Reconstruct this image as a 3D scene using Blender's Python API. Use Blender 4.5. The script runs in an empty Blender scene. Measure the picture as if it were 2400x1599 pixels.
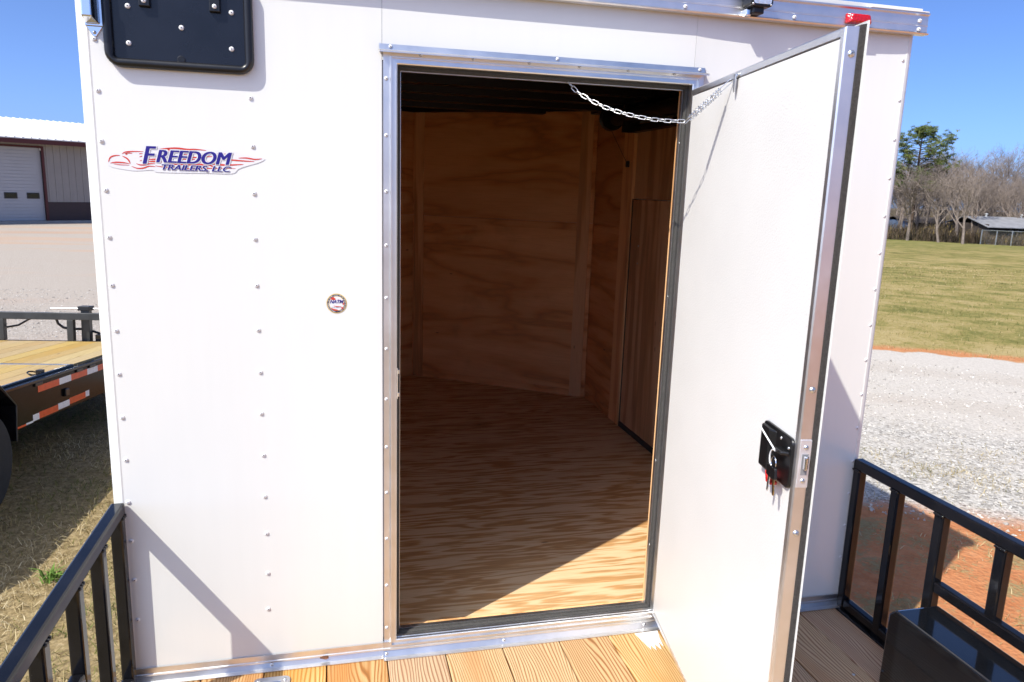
import bpy, math, random
import numpy as np
from mathutils import Vector, Matrix, noise as mnoise
random.seed(7); rng = np.random.default_rng(7)
S = bpy.context.scene
COL = S.collection
# ------------------------------------------------------------------ camera
CAM = Vector((0.6406, -2.2750, 1.5356)); YAW, PITCH, ROLL, FPX = 0.2403, 0.1992, -0.0327, 1753.94
def cam_axes():
    f = Vector((math.sin(YAW)*math.cos(PITCH), math.cos(YAW)*math.cos(PITCH), -math.sin(PITCH)))
    r = Vector((math.cos(YAW), -math.sin(YAW), 0)); d = f.cross(r)
    c, s = math.cos(ROLL), math.sin(ROLL)
    return c*r + s*d, -s*r + c*d, f
_r, _d, _f = cam_axes()
cd = bpy.data.cameras.new('camera'); cam = bpy.data.objects.new('camera', cd); COL.objects.link(cam)
cd.sensor_width = 36; cd.sensor_fit = 'HORIZONTAL'; cd.lens = FPX/2400*36; cd.clip_start = .05; cd.clip_end = 2000
m = Matrix.Identity(4)
for i in range(3): m[i][0], m[i][1], m[i][2], m[i][3] = _r[i], -_d[i], -_f[i], CAM[i]
cam.matrix_world = m; S.camera = cam
cd.dof.use_dof = True; cd.dof.focus_distance = 2.7; cd.dof.aperture_fstop = 11
# ------------------------------------------------------------------ light
SUN = Vector((1, .651, -1.37)).normalized()          # direction the light travels
w = bpy.data.worlds.new('World'); S.world = w; w.use_nodes = True
nt = w.node_tree; nt.nodes.clear()
sk = nt.nodes.new('ShaderNodeTexSky'); sk.sky_type = 'NISHITA'; sk.sun_disc = False
sk.sun_elevation = math.asin(-SUN.z); sk.sun_rotation = math.atan2(-SUN.x, -SUN.y)
sk.air_density = .42; sk.dust_density = 4.2; sk.ozone_density = 10; sk.altitude = 1000
bg = nt.nodes.new('ShaderNodeBackground'); bg.inputs['Strength'].default_value = .145
ow = nt.nodes.new('ShaderNodeOutputWorld')
nt.links.new(sk.outputs[0], bg.inputs[0]); nt.links.new(bg.outputs[0], ow.inputs[0])
sd = bpy.data.lights.new('sun', 'SUN'); sd.energy = 2.9; sd.angle = math.radians(.53); sd.color = (1, .955, .85)
so = bpy.data.objects.new('sun', sd); COL.objects.link(so); so.location = (-6, -4, 9)
so.rotation_euler = SUN.to_track_quat('-Z', 'Y').to_euler()
S.view_settings.view_transform = 'Standard'; S.view_settings.look = 'None'
S.view_settings.exposure = 1.03; S.view_settings.gamma = 1
S.render.engine = 'CYCLES'
S.cycles.use_denoising = True; S.cycles.max_bounces = 12; S.cycles.diffuse_bounces = 9; S.cycles.glossy_bounces = 5
S.cycles.caustics_reflective = False; S.cycles.caustics_refractive = False; S.cycles.sample_clamp_indirect = 6
S.render.resolution_x, S.render.resolution_y = 1024, 682
GZ = -.65; TZ = -.53            # ground beside the flatbed / under the enclosed trailer
def ground_z(x, y):
    s = .59*x + .806*y
    k = min(1, max(0, (x+1.15)/1.1)); k = k*k*(3-2*k)*(1 if y < 10 else max(0, 1-(y-10)/6) if x < 3 else 1)
    return GZ + (TZ-GZ)*k - .0246*max(0., min(s, 112) - 12)*min(1, max(0, (x-2)/8))

# ------------------------------------------------------------------ materials
MATS = {}
class NT:
    def __init__(s, name):
        s.m = bpy.data.materials.new(name); s.m.use_nodes = True; s.t = s.m.node_tree
        s.b = s.t.nodes['Principled BSDF']; MATS[name] = s.m
    def n(s, ty, **kw):
        n = s.t.nodes.new('ShaderNode'+ty)
        for k, v in kw.items(): setattr(n, k, v)
        return n
    def L(s, a, b): s.t.links.new(a, b)
    def inp(s, sock, v):
        if isinstance(v, (int, float)): sock.default_value = v
        elif isinstance(v, tuple): sock.default_value = v if len(v) == len(sock.default_value) else (*v, 1)
        else: s.L(v, sock)
    def set(s, **kw):
        for k, v in kw.items(): s.inp(s.b.inputs[k.replace('_', ' ')], v)
    def obj(s): return s.n('TexCoord').outputs['Object']
    def mapping(s, vec, scale=(1, 1, 1), loc=(0, 0, 0), rot=(0, 0, 0)):
        n = s.n('Mapping'); s.L(vec, n.inputs[0]); s.inp(n.inputs['Scale'], scale); s.inp(n.inputs['Location'], loc); s.inp(n.inputs['Rotation'], rot); return n.outputs[0]
    def noise(s, vec, scale=5., detail=3., rough=.5, dist=0.):
        n = s.n('TexNoise'); s.L(vec, n.inputs['Vector']); s.inp(n.inputs['Scale'], float(scale)); n.inputs['Detail'].default_value = detail
        n.inputs['Roughness'].default_value = rough; n.inputs['Distortion'].default_value = dist; return n.outputs['Fac']
    def vor(s, vec, scale=5., out='Distance', rnd=1.):
        n = s.n('TexVoronoi'); s.L(vec, n.inputs['Vector']); n.inputs['Scale'].default_value = scale; n.inputs['Randomness'].default_value = rnd; return n.outputs[out]
    def math(s, op, a, b=None, c=None, clamp=False):
        n = s.n('Math', operation=op, use_clamp=clamp); s.inp(n.inputs[0], a)
        if b is not None: s.inp(n.inputs[1], b)
        if c is not None: s.inp(n.inputs[2], c)
        return n.outputs[0]
    def ramp(s, fac, stops, interp='LINEAR'):
        n = s.n('ValToRGB'); s.L(fac, n.inputs[0]); e = n.color_ramp.elements; n.color_ramp.interpolation = interp
        while len(e) < len(stops): e.new(.5)
        for el, (p, c) in zip(e, stops): el.position = p; el.color = (*c, 1) if isinstance(c, tuple) else (c, c, c, 1)
        return n.outputs[0]
    def mix(s, fac, a, b, mode='MIX'):
        n = s.n('Mix', data_type='RGBA', blend_type=mode); s.inp(n.inputs[0], fac); s.inp(n.inputs[6], a); s.inp(n.inputs[7], b); return n.outputs[2]
    def bump(s, h, strength=.3, dist=.01):
        n = s.n('Bump'); n.inputs['Strength'].default_value = strength; n.inputs['Distance'].default_value = dist; s.L(h, n.inputs['Height']); s.L(n.outputs[0], s.b.inputs['Normal'])
    def sep(s, vec):
        n = s.n('SeparateXYZ'); s.L(vec, n.inputs[0]); return n.outputs
    def rand(s): return s.n('ObjectInfo').outputs['Random']
    def smooth(s, v, lo, hi):
        n = s.n('MapRange', interpolation_type='SMOOTHSTEP'); s.L(v, n.inputs[0]); n.inputs[1].default_value = lo; n.inputs[2].default_value = hi; return n.outputs[0]

def simple(name, col, rough=.5, metal=0., nscale=0, namt=.1, bump=0, coat=0., bscale=None):
    t = NT(name); o = t.obj()
    if nscale:
        f = t.noise(o, nscale, 4, .6)
        lo = tuple(c*(1-namt) for c in col); hi = tuple(min(1, c*(1+namt)) for c in col)
        t.set(Base_Color=t.ramp(f, [(.3, lo), (.7, hi)]))
        t.set(Roughness=t.math('MULTIPLY_ADD', f, .3*rough, rough*.85))
    else: t.set(Base_Color=col, Roughness=rough)
    t.set(Metallic=metal, Coat_Weight=coat)
    if bump: t.bump(t.noise(o, bscale or nscale*4 or 60, 3), bump, .004)
    return t.m

def wall_white():
    t = NT('white_wall_paint'); o = t.obj()
    st = t.noise(t.mapping(o, (9, 9, .7)), 3, 3, .6)
    t.set(Base_Color=t.ramp(st, [(.3, (.795, .80, .765)), (.65, (.805, .81, .775))]), Roughness=.22, Coat_Weight=.3, Coat_Roughness=.1)
    t.bump(t.noise(o, 2.2, 2), .12, .012)
    return t.m
wall_white()
simple('white_cap_paint', (.795, .80, .765), .28, 0, 6, .03)
simple('door_panel_white', (.735, .722, .695), .40, 0, 4, .02, .16, 0, 210)
def alum(name, base, rough):
    t = NT(name); o = t.obj()
    f = t.noise(t.mapping(o, (140, 140, 140)), 1, 2, .6); g = t.noise(t.mapping(o, (6, 6, 6)), 1, 4, .65)
    t.set(Base_Color=t.ramp(g, [(.3, tuple(c*.85 for c in base)), (.7, base)]), Metallic=1.)
    t.set(Roughness=t.math('MULTIPLY_ADD', g, .25, rough-.1)); t.bump(f, .05, .001)
    return t.m
alum('aluminium', (.86, .86, .86), .36); alum('satin_plate', (.92, .92, .93), .55); alum('chrome', (.85, .86, .88), .12); alum('zinc_steel', (.70, .71, .72), .30)
simple('rubber_seal', (.05, .048, .045), .75, 0, 150, .3, .5)
simple('foam_seal', (.040, .036, .033), .9, 0, 200, .45, .6)
def gloss_black():
    t = NT('gloss_black_paint'); o = t.obj()
    f = t.noise(o, 9, 5, .65); d = t.vor(o, 55); sp = t.smooth(d, .035, .02); n2 = t.noise(o, 14, 2)
    sp = t.math('MULTIPLY', sp, t.smooth(n2, .52, .6))
    t.set(Base_Color=t.mix(sp, t.ramp(f, [(.35, (.005, .005, .006)), (.75, (.010, .010, .012))]), (.35, .34, .32)))
    t.set(Specular_IOR_Level=.42, Roughness=t.math('MULTIPLY_ADD', f, .12, .03)); t.bump(t.noise(o, 30, 2), .02, .004)
gloss_black()
simple('box_black', (.005, .006, .008), .10, 0, 6, .3, .02, .8)
simple('black_plastic', (.008, .008, .009), .32, 0, 12, .2, .05)
simple('navy_black_plastic', (.006, .008, .015), .28, 0, 7, .3, .04)
simple('grey_black_paint', (.03, .032, .032), .3, 0, 8, .3)
simple('screw_white', (.80, .80, .81), .3); simple('screw_recess', (.22, .22, .23), .6)
simple('red_print', (.62, .055, .03), .35); simple('blue_print', (.018, .010, .22), .35); simple('decal_white', (.77, .77, .785), .3)
simple('navy_print', (.012, .014, .07), .4); simple('gold_print', (.72, .50, .08), .4); simple('grey_print', (.25, .27, .33), .5)
simple('beam_black', (.006, .006, .007), .22, 0, 9, .3)
MATS['beam_black'].node_tree.nodes['Principled BSDF'].inputs['Specular IOR Level'].default_value = .12
simple('tape_red', (.80, .085, .02), .3, 0, 30, .12); simple('tape_white', (.86, .88, .90), .28, 0, 30, .05)
simple('red_plastic', (.55, .01, .01), .2); simple('brass', (.45, .33, .14), .3, 1.)
simple('tyre_rubber', (.025, .025, .026), .85, 0, 25, .25, .3)
simple('caulk', (.80, .79, .77), .5); simple('leaf_brown', (.16, .07, .035), .7, 0, 60, .4)
def red_lens():
    t = NT('red_lens'); t.set(Base_Color=(.55, .004, .010), Roughness=.12, Coat_Weight=.6)
    t.bump(t.vor(t.obj(), 160), .5, .003)
red_lens()
def clear_lens():
    t = NT('lamp_lens'); t.set(Base_Color=(.75, .76, .80), Roughness=.1, Metallic=.6); t.bump(t.vor(t.obj(), 90), .4, .004)
clear_lens()

def plywood(name, along, light, dark, freq, lowsc, across_sc, streak=.25, seed=0., stain=.0, rough=.5, fine=1., stops=(.30, .52, .66, .95)):
    """along = axis index of the grain; contour ('flame') figure plus fine streaks"""
    t = NT(name); o = t.obj()
    cx = NT.sep(t, o)
    sc = [across_sc]*3; sc[along] = lowsc
    r = t.rand()
    off = t.n('CombineXYZ'); t.L(t.math('MULTIPLY', r, 31.7), off.inputs[0]); t.L(t.math('MULTIPLY', r, 17.3), off.inputs[1]); off.inputs[2].default_value = seed
    va = t.n('VectorMath', operation='ADD'); t.L(o, va.inputs[0]); t.L(off.outputs[0], va.inputs[1]); p = va.outputs[0]
    n1 = t.noise(t.mapping(p, tuple(sc)), 1, 3.5, .55, .35)
    sc2 = [across_sc*2.6]*3; sc2[along] = lowsc*2.2
    n2 = t.noise(t.mapping(p, tuple(sc2)), 1, 3, .6)
    band = t.math('PINGPONG', t.math('MULTIPLY_ADD', n2, 1.1, t.math('MULTIPLY', n1, freq)), 1.)
    sc3 = [260*fine]*3; sc3[along] = 7*fine
    n3 = t.noise(t.mapping(p, tuple(sc3)), 1, 4, .6)
    big = t.noise(p, 1.7, 3)
    mid = tuple((a*.55+b*.45) for a, b in zip(light, dark))
    c1 = t.ramp(band, [(stops[0], light), (stops[1], mid), (stops[2], dark), (stops[3], tuple(.78*b for b in dark))])
    c2 = t.mix(t.smooth(big, .35, .7), c1, light, 'MIX'); c1 = t.mix(.22, c1, c2)
    c3 = t.mix(t.math('MULTIPLY', t.ramp(n3, [(.42, 0.), (.68, 1.)]), streak), c1, tuple(.55*b for b in dark))
    kd = [7.5]*3; kd[along] = 2.2
    kn = t.smooth(t.vor(t.mapping(p, tuple(kd)), 1), .05, .02)
    c4 = t.mix(t.math('MULTIPLY', kn, .7), c3, (.07, .03, .012))
    if stain:
        stn = t.smooth(t.noise(p, 2.3, 4, .65), .56, .75); c4 = t.mix(t.math('MULTIPLY', stn, stain), c4, tuple(.4*b for b in dark))
    hs = t.n('HueSaturation'); t.L(c4, hs.inputs['Color']); t.L(t.math('MULTIPLY_ADD', r, .3, .85), hs.inputs['Value'])
    t.set(Base_Color=hs.outputs[0], Roughness=t.math('MULTIPLY_ADD', n3, .2, rough)); t.bump(t.math('ADD', n3, t.math('MULTIPLY', band, .4)), .12, .002)
    return t.m
plywood('plywood_floor', 0, (.88, .65, .38), (.66, .345, .125), 12, 1.35, 12.5, .3, 3.3, stops=(.28, .50, .66, 1.))
plywood('plywood_wall', 0, (.90, .52, .23), (.72, .33, .11), 5, .6, 2.8, .22, 8.1, .3, stops=(.25, .72, .90, 1.))
plywood('plywood_side', 1, (.82, .45, .19), (.62, .26, .085), 5, .6, 2.6, .15, 1.1, .3)
plywood('plywood_door', 2, (.84, .55, .31), (.64, .36, .17), 6, .5, 6, .3, 5.2, .2)
plywood('batten_wood', 2, (.88, .54, .26), (.70, .37, .15), 4, .6, 9, .2, 2.2)
def plank_mat(name, light, dark, k, vmin=.92):
    t = NT(name); o = t.obj(); r = t.rand()
    off = t.n('CombineXYZ'); t.L(t.math('MULTIPLY', r, 9.1), off.inputs[0]); t.L(t.math('MULTIPLY', r, 53.), off.inputs[1]); t.L(t.math('MULTIPLY', r, 3.), off.inputs[2])
    va = t.n('VectorMath', operation='ADD'); t.L(o, va.inputs[0]); t.L(off.outputs[0], va.inputs[1]); p = va.outputs[0]
    x = t.sep(p)[0]
    warp = t.noise(t.mapping(p, (5, .9, 5)), 1, 2.5, .5)
    w2 = t.noise(t.mapping(p, (16, 2.2, 16)), 1, 2, .5)
    kv = t.vor(t.mapping(p, (4.2, 1.1, .01)), 1); kn = t.smooth(kv, .28, .0)
    rad = t.math('MULTIPLY_ADD', warp, .17, t.math('MULTIPLY_ADD', w2, .014, x))
    rad = t.math('MULTIPLY_ADD', kn, .035, rad)
    ring = t.math('PINGPONG', t.math('MULTIPLY', rad, k), 1.)
    fine = t.noise(t.mapping(p, (260, 6, 260)), 1, 4, .6)
    big = t.noise(t.mapping(p, (7, 1.2, 7)), 1, 3)
    mid = tuple(a*.5+b*.5 for a, b in zip(light, dark))
    c = t.ramp(ring, [(.35, light), (.66, mid), (.80, dark), (1., tuple(.7*b for b in dark))])
    c = t.mix(t.math('MULTIPLY', t.smooth(big, .45, .75), .7), c, tuple(d*1.3 for d in dark)); 
    c = t.mix(t.math('MULTIPLY', t.ramp(fine, [(.45, 0.), (.7, 1.)]), .25), c, tuple(.5*b for b in dark))
    core = t.smooth(kv, .035, .018); c = t.mix(t.math('MULTIPLY', core, .85), c, (.08, .03, .012))
    hs = t.n('HueSaturation'); t.L(c, hs.inputs['Color'])
    r2 = t.math('FRACT', t.math('MULTIPLY', r, 7.77))
    t.L(t.math('MULTIPLY_ADD', r2, 1.12-vmin, vmin), hs.inputs['Value']); t.L(t.math('MULTIPLY_ADD', r, .3, .85), hs.inputs['Saturation']); t.L(t.math('MULTIPLY_ADD', r2, .012, .494), hs.inputs['Hue'])
    t.set(Base_Color=hs.outputs[0], Roughness=.62); t.bump(t.math('ADD', ring, fine), .22, .0015)
plank_mat('pine_plank', (.64, .435, .215), (.38, .18, .058), 200)
plank_mat('green_pine_plank', (.52, .38, .155), (.40, .26, .085), 120)

def ground_mat():
    t = NT('ground_mix'); p = t.n('NewGeometry').outputs['Position']; X, Y, Z = t.sep(p)
    nz = t.noise(p, .55, 4, .6); nz2 = t.noise(p, 2.6, 4, .6); nf = t.noise(p, 30, 4, .7)
    s = t.math('ADD', t.math('MULTIPLY', X, .59), t.math('MULTIPLY', Y, .806))
    s = t.math('MULTIPLY', s, t.math('MULTIPLY_ADD', t.smooth(X, .5, 2.5), .07, 1.))
    sn = t.math('ADD', t.math('MULTIPLY_ADD', nz, 1.2, s), t.math('MULTIPLY_ADD', nz2, .5, -.85))
    # gravel
    vc = t.n('TexVoronoi'); t.L(p, vc.inputs['Vector']); vc.inputs['Scale'].default_value = 38
    cc = t.sep(vc.outputs['Color'])[0]
    v2 = t.n('TexVoronoi'); t.L(p, v2.inputs['Vector']); v2.inputs['Scale'].default_value = 90
    c2 = t.sep(v2.outputs['Color'])[1]
    gv = t.math('ADD', t.math('MULTIPLY', cc, .6), t.math('MULTIPLY', c2, .4))
    gcol = t.ramp(gv, [(.1, (.20, .185, .165)), (.45, (.42, .39, .345)), (.8, (.57, .535, .485)), (1., (.68, .65, .60))])
    packed = t.ramp(nf, [(.3, (.45, .405, .35)), (.7, (.57, .52, .455))])
    trk = t.math('MULTIPLY', t.smooth(t.math('SINE', t.math('MULTIPLY', sn, 3.4)), .2, .9), t.smooth(X, .5, 2.5))
    pk = t.math('ADD', t.math('MULTIPLY', t.smooth(sn, 6.4, 7.3), .8), t.math('MULTIPLY', trk, .25), clamp=True)
    gcol = t.mix(pk, gcol, t.mix(t.math('MULTIPLY', trk, .5), packed, (.42, .37, .315)))
    # clay
    clay = t.ramp(t.noise(p, 9, 5, .7), [(.25, (.37, .13, .05)), (.55, (.50, .21, .09)), (.8, (.54, .28, .14))])
    # wear streaks of clay in the gravel
    strk = t.smooth(t.noise(t.mapping(p, (.09, .28, .3), rot=(0, 0, -.6)), 1, 3, .5), .56, .70)
    gcol = t.mix(t.math('MULTIPLY', strk, .42), gcol, clay)
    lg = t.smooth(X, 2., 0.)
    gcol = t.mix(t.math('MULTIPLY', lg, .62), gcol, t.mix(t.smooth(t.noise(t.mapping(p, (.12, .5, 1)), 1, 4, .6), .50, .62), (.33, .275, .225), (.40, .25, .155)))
    # grass soil and field
    g1 = t.noise(p, 1.1, 5, .65); g2 = t.noise(p, 14, 5, .75)
    gg = t.math('ADD', t.math('MULTIPLY', g1, .45), t.math('ADD', t.math('MULTIPLY', g2, .35), t.math('MULTIPLY', t.noise(p, .22, 3), .2)))
    field = t.ramp(gg, [(.41, (.11, .11, .028)), (.475, (.20, .18, .05)), (.53, (.30, .235, .085)), (.60, (.38, .295, .135))])
    fw = t.smooth(t.noise(t.mapping(p, (.28, .6, 1), rot=(0, 0, .6)), 1, 4, .6), .60, .72)
    field = t.mix(t.math('MULTIPLY', fw, .55), field, (.20, .115, .055))
    farg = t.smooth(s, 55, 95); field = t.mix(t.math('MULTIPLY', farg, .45), field, (.12, .145, .035))
    wood = t.smooth(s, 97, 101); field = t.mix(t.math('MULTIPLY', wood, .9), field, (.085, .06, .035))
    soil = t.ramp(t.noise(p, 22, 5, .75), [(.3, (.10, .072, .036)), (.5, (.24, .18, .09)), (.7, (.36, .28, .16))])
    clayzone = t.mix(t.smooth(t.math('ADD', t.math('MULTIPLY', nz2, .6), t.math('MULTIPLY', nf, .4)), .50, .60), clay, t.ramp(nf, [(.3, (.20, .14, .06)), (.7, (.36, .27, .13))]))
    left = t.smooth(X, 1.6, 2.2)
    near = t.mix(left, soil, clayzone)
    edge = t.math('MULTIPLY', t.smooth(sn, 3.4, 3.9), t.math('SUBTRACT', 1., left))
    near = t.mix(t.math('MULTIPLY', edge, .9), near, clay)
    c = t.mix(t.smooth(sn, 4.25, 4.7), near, gcol)
    onf = t.math('MULTIPLY', t.smooth(X, 2.5, 4.5), t.smooth(sn, 10.9, 11.05))
    strip = t.math('MULTIPLY', t.smooth(sn, 11.6, 11.2), onf)
    c = t.mix(onf, c, field); c = t.mix(t.math('MULTIPLY', strip, .9), c, clay)
    t.set(Base_Color=c, Roughness=.95, Specular_IOR_Level=.15)
    hg = t.math('ADD', t.math('MULTIPLY', vc.outputs['Distance'], -.8), t.math('MULTIPLY', nf, .8)); t.bump(hg, .5, .02)
ground_mat()
def stone_mat():
    t = NT('stone'); c = t.n('Attribute', attribute_name='tint').outputs['Fac']
    t.set(Base_Color=t.ramp(c, [(0., (.20, .185, .165)), (.5, (.42, .39, .35)), (.85, (.58, .55, .50)), (1., (.68, .65, .60))]), Roughness=.85)
stone_mat()
def blade_mat(name, stops):
    t = NT(name); c = t.n('Attribute', attribute_name='tint').outputs['Fac']
    t.set(Base_Color=t.ramp(c, stops), Roughness=.7, Specular_IOR_Level=.2)
blade_mat('dry_grass', [(0., (.07, .10, .022)), (.3, (.17, .17, .045)), (.5, (.29, .225, .10)), (.8, (.45, .36, .19)), (1., (.58, .49, .32))])
blade_mat('green_leaf', [(0., (.05, .12, .02)), (1., (.16, .27, .05))])
blade_mat('brush', [(0., (.030, .035, .014)), (.3, (.055, .045, .025)), (.6, (.12, .085, .055)), (.85, (.19, .14, .09)), (1., (.33, .24, .05))])
blade_mat('pine_needles', [(0., (.03, .05, .014)), (.5, (.075, .105, .025)), (1., (.17, .18, .045))])
simple('bark_grey', (.21, .168, .138), .9, 0, 3, .3); simple('bark_pine', (.10, .068, .048), .95, 0, 4, .35)
simple('siding', (.30, .275, .25), .5, 0, 2, .05); simple('wainscot', (.035, .018, .020), .5, 0, 2, .2)
simple('roof_metal_white', (.74, .74, .73), .4, 0, 1.5, .05); simple('fascia_red', (.075, .010, .009), .5); simple('garage_panel', (.42, .42, .43), .45, 0, 1.2, .04)
simple('dark_glass', (.02, .022, .022), .08); simple('concrete', (.30, .29, .275), .85, 0, 3, .15)
simple('old_roof', (.34, .34, .35), .5, .3, 1.5, .2); simple('old_wall', (.07, .055, .045), .85, 0, 1, .3); simple('faded_blue', (.10, .14, .21), .6, 0, 1, .3)
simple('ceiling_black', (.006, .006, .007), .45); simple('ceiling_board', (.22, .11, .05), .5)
simple('cable', (.16, .10, .06), .6)

# ------------------------------------------------------------------ mesh builder
class MB:
    def __init__(s): s.v = []; s.f = []; s.M = Matrix.Identity(4)
    def add(s, vs, fs):
        k = len(s.v); s.v += [tuple(s.M @ Vector(p)) for p in vs]; s.f += [tuple(i+k for i in f) for f in fs]; return s
    def box(s, x0, x1, y0, y1, z0, z1):
        return s.add([(x0,y0,z0),(x1,y0,z0),(x1,y1,z0),(x0,y1,z0),(x0,y0,z1),(x1,y0,z1),(x1,y1,z1),(x0,y1,z1)],
                     [(3,2,1,0),(4,5,6,7),(0,1,5,4),(1,2,6,5),(2,3,7,6),(3,0,4,7)])
    def prism(s, poly, axis, a, b):
        """poly 2-D, extruded along axis from a to b; 2-D order: x:(y,z) y:(x,z) z:(x,y)"""
        n = len(poly)
        def P(p, t): return {'x': (t, p[0], p[1]), 'y': (p[0], t, p[1]), 'z': (p[0], p[1], t)}[axis]
        return s.add([P(p, a) for p in poly]+[P(p, b) for p in poly],
                     [tuple(range(n-1, -1, -1)), tuple(range(n, 2*n))]+[(i, (i+1) % n, n+(i+1) % n, n+i) for i in range(n)])
    def tube(s, pts, r, seg=8, closed=False, caps=True):
        pts = [Vector(p) for p in pts]; n = len(pts); k = len(s.v); rr = r if hasattr(r, '__len__') else [r]*n
        up = None; vs = []
        for i, p in enumerate(pts):
            a = pts[(i-1) % n] if (closed or i > 0) else p; b = pts[(i+1) % n] if (closed or i < n-1) else p
            t = (b-a).normalized()
            if up is None: up = t.orthogonal().normalized()
            up = (up - t*up.dot(t)); up = up.normalized() if up.length > 1e-6 else t.orthogonal().normalized()
            sd_ = t.cross(up)
            for j in range(seg):
                q = 2*math.pi*j/seg; vs.append(p + (up*math.cos(q)+sd_*math.sin(q))*rr[i])
        fs = []
        for i in range(n if closed else n-1):
            i2 = (i+1) % n
            for j in range(seg): j2 = (j+1) % seg; fs.append((i*seg+j, i*seg+j2, i2*seg+j2, i2*seg+j))
        if caps and not closed: fs += [tuple(range(seg-1, -1, -1)), tuple(range((n-1)*seg, n*seg))]
        return s.add(vs, fs)
    def lathe(s, prof, c, axis, seg=20):
        """prof: (radius, height) along axis vector from c"""
        ax = Vector(axis).normalized(); u = ax.orthogonal().normalized(); v = ax.cross(u); c = Vector(c); vs = []; fs = []
        n = len(prof)
        for r, h in prof:
            for j in range(seg): q = 2*math.pi*j/seg; vs.append(c+ax*h+(u*math.cos(q)+v*math.sin(q))*max(r, 1e-5))
        for i in range(n-1):
            for j in range(seg): j2 = (j+1) % seg; fs.append((i*seg+j, i*seg+j2, (i+1)*seg+j2, (i+1)*seg+j))
        fs += [tuple(range(seg-1, -1, -1)), tuple(range((n-1)*seg, n*seg))]
        return s.add(vs, fs)
    def ring_sweep(s, x0, x1, z0, z1, prof, y=0.):
        """mitred closed sweep of prof [(outset, y)] (closed polygon) round a rectangle in the xz plane"""
        k = len(prof); vs = []
        for cx, cz, sx, sz in ((x0, z0, -1, -1), (x1, z0, 1, -1), (x1, z1, 1, 1), (x0, z1, -1, 1)):
            for o, yy in prof: vs.append((cx+sx*o, y+yy, cz+sz*o))
        fs = [(c*k+i, c*k+(i+1) % k, ((c+1) % 4)*k+(i+1) % k, ((c+1) % 4)*k+i) for c in range(4) for i in range(k)]
        return s.add(vs, fs)
    def mesh(s, name):
        me = bpy.data.meshes.new(name); me.from_pydata(s.v, [], s.f); me.update(); return me
def rrect(x0, x1, z0, z1, r, n=6):
    out = []
    for cx, cz, a0 in ((x1-r, z1-r, 0), (x0+r, z1-r, 90), (x0+r, z0+r, 180), (x1-r, z0+r, 270)):
        for i in range(n+1): a = math.radians(a0+90*i/n); out.append((cx+r*math.cos(a), cz+r*math.sin(a)))
    return out
def fix_normals(me):
    import bmesh
    bm = bmesh.new(); bm.from_mesh(me); bmesh.ops.recalc_face_normals(bm, faces=bm.faces); bm.to_mesh(me); bm.free()
def put(o, parent):
    if parent is not None:
        o.parent = parent; o.matrix_parent_inverse = wm(parent).inverted()
WM = {}
def wm(o): return WM.get(o.name, Matrix.Identity(4))
def ob(name, mb, mat, parent=None, smooth=0, bevel=0, label=None, fix=True):
    me = mb.mesh(name) if isinstance(mb, MB) else mb
    if fix: fix_normals(me)
    mats = mat if isinstance(mat, (list, tuple)) else [mat]
    if not me.materials:
        for mm in mats: me.materials.append(MATS[mm])
    o = bpy.data.objects.new(name, me); COL.objects.link(o); WM[o.name] = Matrix.Identity(4); put(o, parent)
    if smooth: 
        me.polygons.foreach_set('use_smooth', [True]*len(me.polygons))
        try: me.set_sharp_from_angle(angle=math.radians(smooth))
        except Exception: pass
    if bevel:
        b = o.modifiers.new('bevel', 'BEVEL'); b.width = bevel; b.segments = 2; b.limit_method = 'ANGLE'; b.angle_limit = math.radians(40)
    if label: o['label'] = label
    return o
def inst(name, me, M, parent):
    o = bpy.data.objects.new(name, me); COL.objects.link(o); put(o, parent); o.matrix_basis = M; WM[o.name] = M; return o
def root(name, loc, label, cat, group=None):
    o = bpy.data.objects.new(name, None); COL.objects.link(o); o.location = loc; o.empty_display_size = .1
    WM[o.name] = Matrix.Translation(Vector(loc)); tag(o, label, cat, group); return o
def tag(o, label, cat, group=None, kind=None):
    if label: o['label'] = label
    if cat: o['category'] = cat
    if group: o['group'] = group
    if kind: o['kind'] = kind
    return o
def arr_mesh(name, V, F, tint=None):
    me = bpy.data.meshes.new(name); me.from_pydata(V.reshape(-1, 3).tolist(), [], F.tolist())
    if tint is not None:
        a = me.attributes.new('tint', 'FLOAT', 'POINT'); a.data.foreach_set('value', np.ascontiguousarray(tint, dtype=np.float32).ravel())
    me.update(); return me

# ------------------------------------------------------------------ the ground
def make_ground():
    ax = np.concatenate([-np.geomspace(500, 4, 22), np.linspace(-3, 30, 34), np.geomspace(33, 500, 26)])
    V = np.array([(x, y, ground_z(x, y)) for y in ax for x in ax]); n = len(ax)
    i = np.arange(n-1); I, J = np.meshgrid(i, i); b = (J*n+I).ravel()
    F = np.stack([b, b+1, b+n+1, b+n], 1)
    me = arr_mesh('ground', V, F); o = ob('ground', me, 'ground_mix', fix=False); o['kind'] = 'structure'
    return o
make_ground()

# ------------------------------------------------------------------ the enclosed trailer
W, XR = 2.56, 2.56
T = root('cargo_trailer', (1.28, 0, TZ), 'white enclosed trailer with open doorway, plywood lining and fenced wooden deck behind', 'trailer')
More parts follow.
